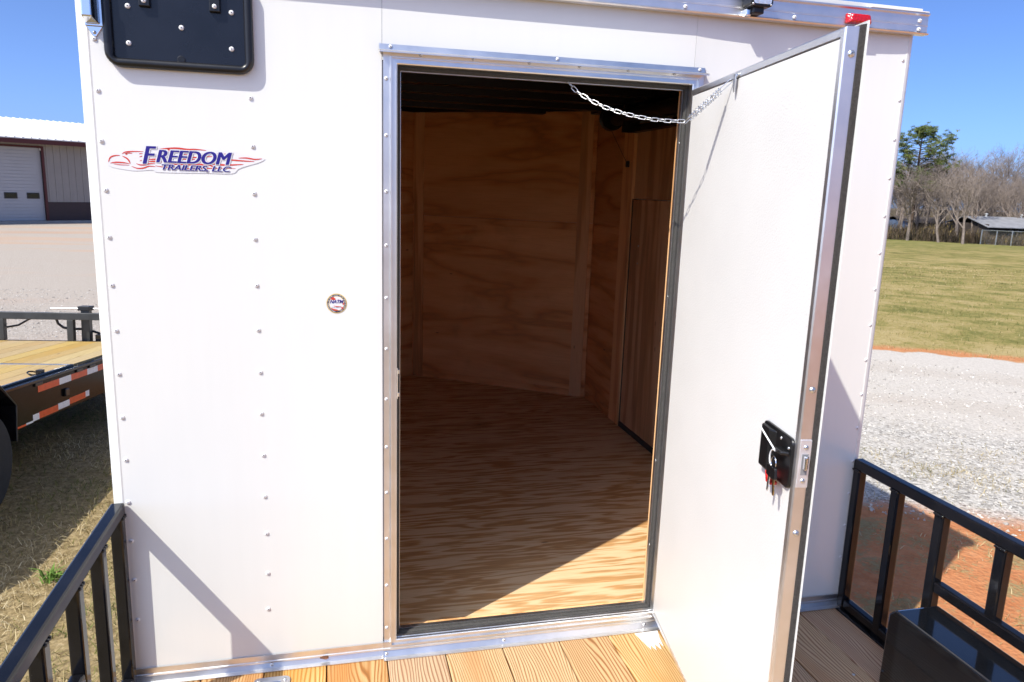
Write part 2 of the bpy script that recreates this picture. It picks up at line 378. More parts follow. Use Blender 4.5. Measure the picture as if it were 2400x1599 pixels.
# screw head shared mesh, axis toward -y
sm = MB(); sm.lathe([(.0068, 0), (.0068, .0008), (.0060, .0024), (.0040, .0036), (.0020, .0040), (.0018, .0030)], (0, 0, 0), (0, -1, 0), 12)
SCREW = sm.mesh('screw'); fix_normals(SCREW); SCREW.materials.append(MATS['screw_white']); SCREW.materials.append(MATS['screw_recess'])
SCREW.polygons.foreach_set('use_smooth', [True]*len(SCREW.polygons)); SCREW.set_sharp_from_angle(angle=math.radians(50))
for p_ in SCREW.polygons:
    if (Vector((p_.center[0], 0, p_.center[2]))).length < .0024 : p_.material_index = 1
SCREW_M = SCREW.copy(); SCREW_M.name = 'metal_screw'; SCREW_M.materials[0] = MATS['zinc_steel']
def screw(x, y, z, parent, me=SCREW, M=None, sc=1.):
    B = Matrix.Translation((x, y, z)) @ Matrix.Rotation(random.random()*6, 4, 'Y') @ Matrix.Scale(sc, 4)
    return inst('screw', me, (M @ B) if M else B, parent)

def wall_panel(x0, x1, z0, z1, dip, label=None):
    nx, nz = 24, 24; V = []; F = []
    for layer in range(2):
        for j in range(nz+1):
            for i in range(nx+1):
                u, v = i/nx, j/nz; x = x0+(x1-x0)*u; z = z0+(z1-z0)*v
                d = dip*math.sin(math.pi*u)**.7*(.45+.55*v)
                V.append((x, (d if layer == 0 else .028), z))
    n = (nx+1)*(nz+1)
    for j in range(nz):
        for i in range(nx):
            a = j*(nx+1)+i; F.append((a, a+1, a+nx+2, a+nx+1)); F.append((n+a, n+a+nx+1, n+a+nx+2, n+a+1))
    for i in range(nx):
        a = i; F.append((a, n+a, n+a+1, a+1)); a = nz*(nx+1)+i; F.append((a, a+1, n+a+1, n+a))
    for j in range(nz):
        a = j*(nx+1); F.append((a, a+nx+1, n+a+nx+1, n+a)); a += nx; F.append((a, n+a, n+a+nx+1, a+nx+1))
    me = bpy.data.meshes.new('wall_panel'); me.from_pydata(V, [], F); me.update()
    return ob('wall_panel', me, 'white_wall_paint', T, smooth=40)
DX0, DX1, DZ0, DZ1 = .833, 1.751, .058, 1.876        # doorway
pL = wall_panel(.034, .7895, .0, 2.15, .0006)
pM = wall_panel(.7905, 1.7575, DZ1+.01, 2.15, .001)
pR = wall_panel(1.7585, 2.526, .0, 2.15, .006)
pB = MB().box(.7905, 1.7575, .004, .026, 0, DZ0-.004); ob('wall_panel', pB, 'white_wall_paint', T)
pJ = MB().box(.7905, DX0-.003, .004, .026, DZ0, DZ1+.008); ob('wall_panel', pJ, 'white_wall_paint', T)
for z in [1.762, 1.632, 1.502, 1.374, 1.24, 1.108, .98, .852, .72, .586, .463, .328, .205]:
    screw(.4305+random.uniform(-.002, .002), .0006, z, pL)
for i, z in enumerate([1.759, 1.629, 1.5, 1.373, 1.24, 1.111, .985, .855, .726, .594, .47, .343, .21]): screw(.047+random.uniform(-.002, .002), .0002, z, pL)
screw(.047, .0002, 1.888, pL)
for i in range(15): screw(2.516 if i == 0 else 2.5225, .0006, 2.004-.129*i, pR, sc=.9)
# rounded corner caps
def corner(x0, x1, sgn):
    pr = []; r = .032
    for i in range(7):
        a = math.radians(90*i/6); pr.append((r-r*math.sin(a), -.0012+r-r*math.cos(a)))
    pr += [(0, .08), (.004, .08), (.004, .032), (.0345, .0005), (.0345, -.0004), (.031, -.0012)]
    pts = [(x0+p[0], p[1]) if sgn > 0 else (x1-p[0], p[1]) for p in pr]
    return ob('corner_cap', MB().prism(pts, 'z', 0, 2.15), 'white_cap_paint', T, smooth=30)
corner(0, XR, 1); corner(0, XR, -1)
# side and nose walls, roof (outer shell)
def plate(name, pts, z0, z1, th, mat):
    a, b = Vector(pts[0]), Vector(pts[1]); d = (b-a).normalized(); n = Vector((d.y, -d.x))*th
    poly = [tuple(a), tuple(b), tuple(b+n), tuple(a+n)]
    return ob(name, MB().prism(poly, 'z', z0, z1), mat, T)
plate('side_wall', ((0, .08), (0, 2.98)), -.03, 2.15, .03, 'white_cap_paint')
plate('side_wall', ((XR, 2.98), (XR, .08)), -.03, 2.15, .03, 'white_cap_paint')
plate('nose_wall', ((0, 2.981), (1.28, 3.86)), -.03, 2.15, .03, 'white_cap_paint')
plate('nose_wall', ((1.28, 3.86), (XR, 2.981)), -.03, 2.15, .03, 'white_cap_paint')
ob('roof', MB().prism([(-.01, 0.002), (-.01, 3.0), (1.28, 3.89), (2.57, 3.0), (2.57, 0.002)], 'z', 2.152, 2.17), 'roof_metal_white', T)
# top trim extrusion
pr = [(-.002, 2.083), (-.028, 2.083), (-.030, 2.087), (-.022, 2.0885), (-.0195, 2.093), (-.0195, 2.111), (-.021, 2.112), (-.021, 2.1145), (-.0195, 2.116), (-.0195, 2.142), (-.027, 2.146), (-.027, 2.1505), (.02, 2.1515), (.02, 2.1502), (-.002, 2.15)]
tt = ob('top_trim', MB().prism(pr, 'x', -.012, 2.578), 'aluminium', T)
for x in (.2, .57, .95, 1.325, 1.704, 2.08): screw(x, -.0195, 2.10, tt, sc=1.0)
screw(2.546, -.0195, 2.126, tt, sc=1.1); screw(2.546, -.0195, 2.099, tt, sc=1.1)
ob('seam_caulk', MB().box(2.35, 2.57, -.03, -.004, 2.1512, 2.1545), 'caulk', tt)
# bottom trim
pr = [(-.0005, .044), (-.0045, .044), (-.0055, .026), (-.009, .024), (-.009, .019), (-.0065, .017), (-.012, .003), (-.030, .0025), (-.030, .0005), (-.0005, .0005)]
bt = ob('bottom_trim', MB().prism(pr, 'x', .036, .789), 'aluminium', T)
bt2 = ob('bottom_trim', MB().prism(pr, 'x', 1.79, 2.545), 'aluminium', T)
pr2 = [(-.0005, .050), (-.012, .050), (-.013, .030), (-.017, .028), (-.017, .022), (-.014, .020), (-.024, .003), (-.042, .0025), (-.042, .0005), (-.0005, .0005)]
bt3 = ob('bottom_trim', MB().prism(pr2, 'x', .7895, 1.7895), 'aluminium', T)
for x in (.435, .80): screw(x, -.0095 if x < .79 else -.019, .012, bt, SCREW_M, sc=.9)
for x in (1.20, 1.72): screw(x, -.0175, .013, bt3, SCREW_M, sc=.9)
# door frame
fr = [(.040, 0.0005), (.040, -.005), (.0225, -.006), (.0215, -.010), (.0195, -.019), (.0165, -.019), (.0155, -.013), (.003, -.014), (0, -.011), (0, .045), (.006, .045), (.006, .0005)]
DF = ob('door_frame', MB().ring_sweep(DX0, DX1, DZ0, DZ1, fr), 'aluminium', T)
ob('seal', MB().ring_sweep(DX0, DX1, DZ0, DZ1, [(-.0005, .012), (-.006, .012), (-.011, .018), (-.011, .044), (-.0005, .044)]), 'rubber_seal', DF)
ob('seal', MB().ring_sweep(DX0, DX1, DZ0, DZ1, [(-.0112, .030), (-.0132, .030), (-.0132, .0445), (-.0112, .0445)]), 'aluminium', DF, label='thin bright inner edge of the doorway seal')
ob('sill', MB().prism([(.0, DZ0+.002), (.012, DZ0+.0035), (.044, DZ0+.0035), (.044, DZ0-.05), (0, DZ0-.05)], 'x', DX0+.001, DX1-.001), 'aluminium', DF)
ob('jamb_liner', MB().ring_sweep(DX0, DX1, DZ0, DZ1, [(.006, .0455), (-.010, .0455), (-.010, .06), (.006, .06)]), 'batten_wood', DF)
for z in [1.836, 1.679, 1.519, 1.361, 1.203, 1.045, .885, .729, .576, .418, .253, .1]: screw(.8015, -.0052, z, DF, sc=.85)
for i, x in enumerate([.899, 1.053, 1.222, 1.38, 1.536, 1.689]): screw(x, -.0055, 1.907, DF, SCREW_M, sc=.85)
for x in [.93, 1.09, 1.25, 1.41, 1.57, 1.70]: screw(x, -.0055, .026, DF, SCREW_M, sc=.7)
for z in [1.7, 1.2, .62, .3]: screw(DX1-.0115, .03, z, DF, SCREW_M, Matrix.Translation((DX1-.0115, .03, z)) @ Matrix.Rotation(math.radians(-90), 4, 'Z') @ Matrix.Translation((-(DX1-.0115), -.03, -z)), .6)
st = MB(); st.box(DX0-.0005, DX0+.003, -.008, .010, .885, .985); st.box(DX0+.002, DX0+.008, -.004, .008, .965, .978); st.box(DX0+.002, DX0+.008, -.004, .008, .892, .905)
ob('strike_plate', st, 'chrome', DF, bevel=.001)
# drip cap
pr = [(.000, 1.9305), (-.0015, 1.9305), (-.0045, 1.915), (-.030, 1.9105), (-.034, 1.9065), (-.034, 1.9035), (-.029, 1.9045), (-.004, 1.909), (0, 1.909)]
DC = ob('drip_cap', MB().prism(pr, 'x', .782, 1.795), 'aluminium', T)
for x in (.814, 1.309, 1.776): screw(x, -.0035, 1.9235, DC, sc=.8)

# ------------------------------------------------------------------ interior
ob('interior_floor', MB().prism([(.03, .03), (.03, 2.97), (1.28, 3.83), (2.53, 2.97), (2.53, .03)], 'z', -.03, .006), 'plywood_floor', T, label='plywood floor sheet with streaked orange grain, sunlit by the door')
FZ = .006
def lining(name, a, b, z0, z1, th, mat, prnt=T, inset=0.):
    a, b = Vector(a), Vector(b); d = (b-a).normalized(); n = Vector((d.y, -d.x))
    L = (b-a).length; ang = math.atan2(d.y, d.x)
    mb = MB().box(0, L, 0, -th, z0, z1) if False else MB().box(0, L, -th, 0, z0, z1)
    me = mb.mesh(name); fix_normals(me); me.materials.append(MATS[mat])
    M = Matrix.Translation((a.x, a.y, 0)) @ Matrix.Rotation(ang, 4, 'Z')
    return inst(name, me, M, prnt)
A0, A1, SEAM, CZ = (1.28, 3.80), (2.505, 2.955), 1.315, 2.10
_ = 0
nose = lambda t, o: (A0[0]+(A1[0]-A0[0])*t, A0[1]+(A1[1]-A0[1])*t-o)
lining('plywood_panel', A0, A1, SEAM+.0007, CZ, .012, 'plywood_wall')
lining('plywood_panel', A0, A1, FZ, SEAM-.0007, .012, 'plywood_wall')
lining('plywood_panel', (.055, 2.955), A0, SEAM+.0007, CZ, .012, 'plywood_wall'); lining('plywood_panel', (.055, 2.955), A0, FZ, SEAM-.0007, .012, 'plywood_wall')
lining('batten', nose(.01, .0155), nose(.065, .0155), FZ, CZ, .014, 'batten_wood')
lining('batten', nose(.915, .0145), nose(.975, .0145), FZ, CZ, .012, 'batten_wood')
lining('batten', nose(.07, .0145), nose(.91, .0145), SEAM-.055, SEAM-.003, .006, 'plywood_wall')
lining('batten', nose(.07, .0145), nose(.91, .0145), FZ, FZ+.05, .008, 'plywood_wall')
rw = lambda y0, y1, z0, z1, th, mat, nm='plywood_panel': lining(nm, (2.528, y1), (2.528, y0), z0, z1, th, mat)
rw(2.42, 2.985, SEAM+.0007, CZ, .02, 'plywood_wall'); rw(2.42, 2.985, FZ, SEAM-.0007, .02, 'plywood_wall')
rw(2.43, 2.925, SEAM-.05, SEAM-.004, .026, 'plywood_wall', 'batten'); rw(2.43, 2.925, FZ, FZ+.05, .028, 'plywood_wall', 'batten')
rw(2.25, 2.42, FZ, 1.96, .032, 'batten_wood', 'door_jamb')
rw(.05, 2.205, 1.506, 1.96, .030, 'plywood_door', 'header_panel')
RD = rw(.06, 2.218, .045, 1.500, .028, 'plywood_door', 'side_door')
ob('door_gap', MB().box(2.496, 2.53, .05, 2.23, .008, .043), 'rubber_seal', T)
ob('door_gap', MB().box(2.505, 2.53, 2.219, 2.249, .008, 1.503), 'rubber_seal', T)
for z in (1.218, 1.11): screw(2.499, 2.09, z, RD, SCREW_M, Matrix.Translation((2.499, 2.09, z)) @ Matrix.Rotation(math.radians(-90), 4, 'Z') @ Matrix.Translation((-2.499, -2.09, -z)), .9)
for i, y in enumerate(np.arange(.35, 1.9, .5)): pass
lining('plywood_panel', (.035, .07), (.035, 2.95), SEAM+.0007, CZ, .012, 'plywood_side'); lining('plywood_panel', (.035, .07), (.035, 2.95), FZ, SEAM-.0007, .012, 'plywood_side')
lining('plywood_panel', (2.50, .031), (1.77, .031), FZ, CZ, .012, 'plywood_wall') ; lining('plywood_panel', (.82, .031), (.06, .031), FZ, CZ, .012, 'plywood_wall')
lining('plywood_panel', (1.77, .031), (.82, .031), DZ1+.02, CZ, .012, 'plywood_wall')
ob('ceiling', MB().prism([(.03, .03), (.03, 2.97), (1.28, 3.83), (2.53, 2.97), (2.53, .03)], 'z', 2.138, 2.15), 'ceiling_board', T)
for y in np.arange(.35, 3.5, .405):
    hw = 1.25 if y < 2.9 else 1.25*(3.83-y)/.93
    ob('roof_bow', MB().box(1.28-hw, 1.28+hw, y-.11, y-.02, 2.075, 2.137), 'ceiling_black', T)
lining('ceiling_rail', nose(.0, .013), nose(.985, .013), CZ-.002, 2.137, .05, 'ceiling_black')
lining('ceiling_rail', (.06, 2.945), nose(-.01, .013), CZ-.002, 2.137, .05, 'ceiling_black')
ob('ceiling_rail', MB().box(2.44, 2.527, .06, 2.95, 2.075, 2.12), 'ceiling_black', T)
# spring gear of the side ramp door (drum, tube, bracket, cable, hook)
SG = ob('spring_tube', MB().tube([(2.44, 2.44, 2.005), (2.44, 1.2, 2.005)], .045, 14), 'ceiling_black', T, smooth=40, label='black spring tube over the side door')
dm = MB().lathe([(.0, 0), (.075, 0), (.078, .012), (.062, .018), (.062, .04), (.078, .046), (.075, .06), (0, .06)], (2.43, 2.53, 2.01), (0, -1, 0), 24); ob('cable_drum', dm, 'black_plastic', SG, smooth=40)
br = MB().box(2.40, 2.50, 2.205, 2.235, 1.905, 2.07).box(2.44, 2.495, 1.25, 2.204, 1.905, 1.925).box(2.47, 2.495, 1.25, 2.204, 1.926, 1.95); ob('bracket', br, 'ceiling_black', SG)
ob('cable', MB().tube([(2.43, 2.50, 1.94), (2.48, 2.33, 1.735)], .0022, 5), 'cable', SG)
ob('hook', MB().box(2.478, 2.498, 2.31, 2.335, 1.70, 1.74), 'black_plastic', SG, bevel=.003)

# ------------------------------------------------------------------ the open door
TH = 1.730
DM = Matrix(((math.cos(TH), -math.sin(TH), 0, 1.751), (-math.sin(TH), -math.cos(TH), 0, -.006), (0, 0, 1, 0), (0, 0, 0, 1)))
# local: X out along the door, +Y toward the outer (sunless) side, Z up.  check: Y = Z x X
_X = Vector((math.cos(TH), -math.sin(TH), 0)); _Y = Vector((0, 0, 1)).cross(_X)          # +Y points to +x world = outer side
DM = Matrix(((_X.x, _Y.x, 0, 1.751), (_X.y, _Y.y, 0, -.004), (0, 0, 1, 0), (0, 0, 0, 1)))
def dmb(): mb = MB(); mb.M = DM; return mb
LD, Z0, Z1 = .955, .048, 1.862
def door_skin():
    mb = dmb(); mb.box(-.012, LD+.0085, .0390, .0405, Z0-.008, Z1+.008); return mb
DOOR = ob('door', door_skin(), 'white_wall_paint', T, label='white door swung outward, bright textured inner panel, aluminium edges and black seal')
def door_panel():
    mb = dmb(); mb.box(.006, LD-.017, .0015, .034, Z0+.017, Z1-.0205); return mb
ob('inner_panel', door_panel(), 'door_panel_white', DOOR)
def dring(prof):
    mb = dmb(); mb.ring_sweep(0, LD, Z0, Z1, prof); return mb
ob('edge_frame', dring([(0, .003), (-.003, 0), (-.0165, 0), (-.0185, .0012), (-.0185, .03), (0, .034)]), 'aluminium', DOOR)
ob('seal', dring([(.0005, .0275), (.003, .029), (.0050, .0388), (-.016, .0388), (-.016, .0345), (.0005, .0345)]), 'foam_seal', DOOR)
ob('skin_edge', dring([(.0086, .0388), (.0098, .0388), (.0098, .0412), (-.01, .0412), (-.01, .0407), (.0086, .0407)]), 'white_cap_paint', DOOR)
ER = Matrix.Rotation(math.radians(90), 4, 'Z')       # screw axis -y -> +x (door end face)
for z in (1.812, 1.145, .822, .45): inst('screw', SCREW_M, DM @ Matrix.Translation((LD-.0002, .017, z)) @ ER @ Matrix.Scale(1.05, 4), DOOR)
lp = dmb(); lp.box(LD-.001, LD+.0018, .004, .030, .928, 1.036); LP = ob('latch_plate', lp, 'satin_plate', DOOR, bevel=.001)
lh = dmb(); lh.box(LD+.0012, LD+.0022, .010, .024, .957, 1.004); ob('latch_hole', lh, 'screw_recess', DOOR)
lb = dmb(); lb.prism([(LD+.001, .012), (LD+.013, .013), (LD+.014, .017), (LD+.006, .0235), (LD+.001, .0235)], 'z', .971, 1.001); ob('latch_bolt', lb, 'chrome', DOOR, bevel=.002)
for z in (1.019, .944): inst('screw', SCREW_M, DM @ Matrix.Translation((LD+.0016, .017, z)) @ ER @ Matrix.Scale(.8, 4), DOOR)
# lock cover on the inner face (protrudes toward -Y local)
lc = dmb()
lc.prism(rrect(.788, .940, .916, 1.030, .014), 'y', .002, -.006)
LC = ob('lock_cover', lc, 'black_plastic', DOOR, smooth=35, bevel=.002, label='black moulded lock cover plate with a key hook')
l2 = dmb(); l2.prism([(.793, -.005), (.799, -.016), (.842, -.016), (.862, -.005)], 'z', .924, 1.024); ob('cover_hump', l2, 'black_plastic', DOOR, bevel=.004)
l3 = dmb(); l3.prism([(.885, -.005), (.890, -.024), (.925, -.024), (.932, -.005)], 'z', .990, .999); ob('key_hook', l3, 'black_plastic', DOOR, bevel=.003)
l4 = dmb(); l4.prism([(.853, .930), (.872, .916), (.890, .913), (.888, .906), (.862, .905)], 'y', -.022, -.006); ob('release_lever', l4, 'red_plastic', DOOR, bevel=.002, label='small red release lever under the lock cover')
for x, z in ((.885, 1.016), (.925, 1.006)): inst('screw', SCREW_M, DM @ Matrix.Translation((x, -.006, z)) @ Matrix.Scale(.6, 4), DOOR)
# keys on a ring, zip tie
KR = root('key_bunch', DM @ Vector((.905, -.02, .985)), 'two keys on a steel ring hung on a white cable tie at the door lock', 'keys')
def kx(name, mb, mat, **k): return ob(name, mb, mat, KR, **k)
k = dmb(); k.tube([(.905+.012*math.cos(a), -.027, .966+.014*math.sin(a)) for a in np.linspace(0, 2*math.pi, 21)[:-1]], .0013, 6, closed=True); kx('key_ring', k, 'chrome', smooth=60)
k = dmb(); k.tube([(.898+.017*math.cos(a), -.026, .972+.021*math.sin(a)) for a in np.radians(np.linspace(75, 285, 16))], .0018, 6)
k.tube([(.902, -.026, .994), (.868, -.030, 1.010), (.822, -.034, 1.030)], .0018, 6); kx('cable_tie', k, 'decal_white', smooth=60)
def key(x, rot, col, nm):
    M = DM @ Matrix.Translation((x, -.029, .953)) @ Matrix.Rotation(rot, 4, 'Y')
    h = MB(); h.M = M; h.prism(rrect(-.0125, .0125, -.022, .004, .005), 'y', -.003, .003); kx('key_head', h, 'black_plastic', bevel=.001)
    b = MB(); b.M = M; b.prism([(-.0045, -.021), (.0045, -.021), (.0045, -.030), (.0032, -.034), (.0042, -.038), (.003, -.043), (.0042, -.047), (.001, -.058), (-.0035, -.056)], 'y', -.0012, .0012); kx('key_blade', b, col)
key(.895, math.radians(3), 'zinc_steel', 'a'); key(.913, math.radians(-10), 'brass', 'b')

# door holding chain
CP = [(1.344, .035, 1.878), (1.377, .004, 1.835), (1.412, -.03, 1.808), (1.447, -.067, 1.786), (1.482, -.103, 1.77), (1.515, -.14, 1.758), (1.551, -.181, 1.748), (1.585, -.223, 1.742), (1.613, -.258, 1.74)]
SP0, SP1, BRK = Vector((1.622, -.270, 1.747)), Vector((1.671, -.346, 1.818)), Vector((1.684, -.378, 1.842))
CH = root('x', (0, 0, 0), None, None) if False else None
bm_ = MB(); bb = BRK
b1 = dmb(); b1.prism([(.397, 1.852), (.411, 1.852), (.413, 1.835), (.408, 1.806), (.402, 1.806), (.396, 1.83)], 'y', -.010, -.0075); b1.box(.398, .410, -.010, .001, 1.846, 1.8505)
DCH = ob('door_chain', b1, 'zinc_steel', T, label='zinc chain with coil spring holding the door open')
for x, z in ((.398, 1.848), (.409, 1.850)): inst('screw', SCREW_M, DM @ Matrix.Translation((x, -.0005, z)) @ Matrix.Scale(.8, 4), DCH)
def link_mesh():
    mb = MB(); L, R_, r = .0090, .0052, .0014; pts = []
    for i in range(9): a = math.radians(-90+180*i/8); pts.append((L+R_*math.cos(a), R_*math.sin(a), 0))
    for i in range(9): a = math.radians(90+180*i/8); pts.append((-L+R_*math.cos(a), R_*math.sin(a), 0))
    mb.tube(pts, r, 6, closed=True); me = mb.mesh('link'); fix_normals(me); me.materials.append(MATS['zinc_steel']); me.polygons.foreach_set('use_smooth', [True]*len(me.polygons)); return me
LK = link_mesh()
def poly_at(P, s):
    P = [Vector(p) for p in P]
    for a, b in zip(P, P[1:]):
        l = (b-a).length
        if s <= l: return a+(b-a)*(s/l), (b-a).normalized()
        s -= l
    return P[-1], (P[-1]-P[-2]).normalized()
tot = sum((Vector(b)-Vector(a)).length for a, b in zip(CP, CP[1:])); nlk = 21
for i in range(nlk):
    p, t = poly_at(CP, tot*(i+.5)/nlk)
    up = Vector((0, 0, 1)); sd_ = t.cross(up).normalized(); up = sd_.cross(t)
    a = math.radians(62 if i % 2 else -28)
    yv = up*math.cos(a)+sd_*math.sin(a); zv = t.cross(yv)
    sx = (tot/nlk+.0035)/(2*(.009+.0052))
    M = Matrix(((t.x*sx, yv.x, zv.x, p.x), (t.y*sx, yv.y, zv.y, p.y), (t.z*sx, yv.z, zv.z, p.z), (0, 0, 0, 1)))
    inst('link', LK, M, DCH)
d = (SP1-SP0).normalized(); uu = d.orthogonal().normalized(); vv = d.cross(uu); N = 190
ob('coil_spring', MB().tube([SP0+(SP1-SP0)*(i/N)+(uu*math.cos(i/N*2*math.pi*13)+vv*math.sin(i/N*2*math.pi*13))*.0085 for i in range(N+1)], .0012, 5), 'zinc_steel', DCH, smooth=60)
def hairpin(a, b, wd):
    t = (b-a).normalized(); s_ = t.cross(Vector((0, 0, 1))).normalized(); n_ = s_.cross(t); q = (s_*.5+n_*.85).normalized()
    pts = [a+q*wd]+[b+q*wd*math.cos(x)+t*wd*math.sin(x) for x in np.linspace(0, math.pi, 7)]+[a-q*wd]
    return MB().tube(pts, .0012, 5)
ob('spring_hook', hairpin(SP0, SP1+d*.034, .0045), 'zinc_steel', DCH, smooth=60); ob('spring_hook', hairpin(SP1, SP0-d*.016, .0045), 'zinc_steel', DCH, smooth=60)

# ------------------------------------------------------------------ hatch, hasp, lamps on the rear wall
hb = MB(); fo = rrect(.072, .444, 1.820, 2.072, .026); n = len(fo)
def ring_y(mb, levels):
    """levels: (inset, y); loops of rounded rectangles bridged in order"""
    base = len(mb.v); vs = []; k = None
    for ins, y in levels:
        lp_ = rrect(.072+ins, .444-ins, 1.820+ins, 2.072-ins, max(.040-ins*1.35, .010)); k = len(lp_); vs += [(p[0], y, p[1]) for p in lp_]
    fs = [(l*k+i, l*k+(i+1) % k, (l+1)*k+(i+1) % k, (l+1)*k+i) for l in range(len(levels)-1) for i in range(k)]
    mb.add(vs, fs)
ring_y(hb, [(.004, .001), (0, -.004), (0, -.014), (.004, -.021), (.010, -.0235), (.018, -.022), (.0225, -.017), (.024, -.006), (.024, .001)])
HB = ob('access_hatch', hb, 'black_plastic', T, smooth=50, label='black framed rectangular hatch with recessed panel and white screws')
ob('hatch_panel', MB().prism(rrect(.095, .421, 1.843, 2.05, .005), 'y', -.0075, .001), 'navy_black_plastic', HB)
for x, z in ((.134, 1.974), (.131, 1.882), (.2625, 1.930), (.390, 1.978), (.387, 1.885)): screw(x, -.0075, z, HB, sc=1.0)
for x, z in ((.176, 1.985), (.349, 1.985)):
    ob('hinge_bracket', MB().prism([(-.0075, z-.012), (-.020, z-.010), (-.020, z+.07), (-.0075, z+.07)], 'x', x-.0135, x+.0135), 'black_plastic', HB, bevel=.002); screw(x, -.020, z+.003, HB, sc=.9)
ob('plug', MB().lathe([(.0, 0), (.0105, 0), (.0105, .002), (.0085, .0025), (.0, .0025)], (.258, -.0075, 1.849), (0, -1, 0), 16), 'black_plastic', HB)
hl = MB(); hl.prism([(.028, 1.919), (.0735, 1.919), (.0735, 2.03), (.028, 2.03)], 'y', -.005, .0005)
HL = ob('hasp_latch', hl, 'chrome', T, bevel=.0015, label='chrome hinged hasp beside the black hatch')
ob('foot_plate', MB().prism([(.030, 1.9185), (.070, 1.9185), (.053, 1.893), (.046, 1.893)], 'y', -.0035, .0005), 'chrome', HL, bevel=.001); screw(.0495, -.0035, 1.903, HL, SCREW_M, sc=.7)
bx = MB(); bx.add([(.030, -.005, 1.923), (.064, -.005, 1.923), (.064, -.005, 2.02), (.030, -.005, 2.02), (.034, -.052, 1.934), (.058, -.052, 1.934), (.058, -.052, 2.02), (.034, -.052, 2.02)], [(3,2,1,0),(4,5,6,7),(0,1,5,4),(1,2,6,5),(2,3,7,6),(3,0,4,7)])
ob('latch_body', bx, 'chrome', HL, bevel=.003); ob('hinge_barrel', MB().tube([(.0755, -.007, 1.923), (.0755, -.007, 1.955)], .0035, 8), 'chrome', HL); ob('hinge_barrel', MB().tube([(.0755, -.007, 1.958), (.0755, -.007, 2.02)], .0035, 8), 'chrome', HL)
# work lamp on the top trim
wl = MB(); wl.prism(rrect(1.893, 1.968, 2.108, 2.178, .012), 'y', -.075, -.022)
WL = ob('work_lamp', wl, 'black_plastic', T, smooth=35, bevel=.003, label='black square work lamp on the roof trim')
ob('lens', MB().prism(rrect(1.9005, 1.9605, 2.1155, 2.170, .008), 'y', -.0775, -.074), 'lamp_lens', WL)
for x, z in ((1.900, 2.1145), (1.961, 2.1145)): screw(x, -.0755, z, WL, SCREW_M, sc=.55)
ob('lamp_foot', MB().box(1.911, 1.947, -.062, -.0195, 2.090, 2.112), 'black_plastic', WL, bevel=.004); ob('lamp_bracket', MB().box(1.895, 1.912, -.048, -.0195, 2.084, 2.106), 'chrome', WL, bevel=.004)
ml = MB(); ml.add([(2.262, -.0195, 2.0945), (2.357, -.0195, 2.0945), (2.357, -.0195, 2.128), (2.262, -.0195, 2.128), (2.270, -.040, 2.099), (2.350, -.040, 2.099), (2.340, -.040, 2.124), (2.280, -.040, 2.124)], [(3,2,1,0),(4,5,6,7),(0,1,5,4),(1,2,6,5),(2,3,7,6),(3,0,4,7)])
ob('marker_lamp', ml, 'red_lens', T, bevel=.004, label='small red marker lamp on the roof trim')

# ------------------------------------------------------------------ lettering and stickers
def text_mb(txt, size, shear=0., off=0., y=-.003, M=None):
    cu = bpy.data.curves.new('lettering', 'FONT'); cu.body = txt; cu.size = size; cu.shear = shear; cu.offset = off; cu.resolution_u = 4; cu.fill_mode = 'FRONT'
    o = bpy.data.objects.new('lettering', cu); COL.objects.link(o); dg = bpy.context.evaluated_depsgraph_get(); dg.update()
    me = bpy.data.meshes.new_from_object(o.evaluated_get(dg)); v = [tuple(p.co) for p in me.vertices]; f = [tuple(p.vertices) for p in me.polygons]
    bpy.data.objects.remove(o); bpy.data.curves.remove(cu); bpy.data.meshes.remove(me); return v, f
def fit_text(txt, x0, x1, z0, z1, shear, off, y):
    v, f = text_mb(txt, 1., shear, off); a = np.array(v); mn, mx = a[:, :2].min(0), a[:, :2].max(0)
    out = [(x0+(p[0]-mn[0])/(mx[0]-mn[0])*(x1-x0), y, z0+(p[1]-mn[1])/(mx[1]-mn[1])*(z1-z0)) for p in v]
    return MB().add(out, f)
# logo: plane coordinates measured on the sticker; u 0..2354, v 0..617 (down)
LX = lambda u: .032+(u/2354.)*.4625; 
LZ = lambda u, v: 1.6445-(v/617.)*.1215+.008*(u/2354.)
def decal_poly(pts, y): 
    return [(LX(u), y, LZ(u, v)) for u, v in pts]
def crv(pts, n=8):
    P = [Vector((*p, 0)) for p in pts]; out = []
    for i in range(len(P)-1):
        p0, p1, p2, p3 = P[max(i-1, 0)], P[i], P[i+1], P[min(i+2, len(P)-1)]
        for k_ in range(n):
            t = k_/n; q = .5*((2*p1)+(p2-p0)*t+(2*p0-5*p1+4*p2-p3)*t*t+(3*p1-p0-3*p2+p3)*t**3); out.append((q.x, q.y))
    out.append(tuple(pts[-1])); return out
bgp = crv([(130, 395), (150, 300), (250, 258), (330, 225), (420, 195), (560, 190), (620, 125), (770, 120), (1000, 130), (1400, 150), (1800, 175), (2000, 230), (2190, 262), (2120, 320), (1960, 370), (1830, 420), (1740, 485), (1400, 485), (780, 485), (700, 455), (480, 470), (300, 450), (180, 425), (130, 395)], 4)[:-1]
lg = MB(); lg.add(decal_poly(bgp, -.0007), [tuple(range(len(bgp)))]); LG = ob('logo_sticker', lg, 'decal_white', T, label='printed sticker with blue lettering over a red eagle outline')
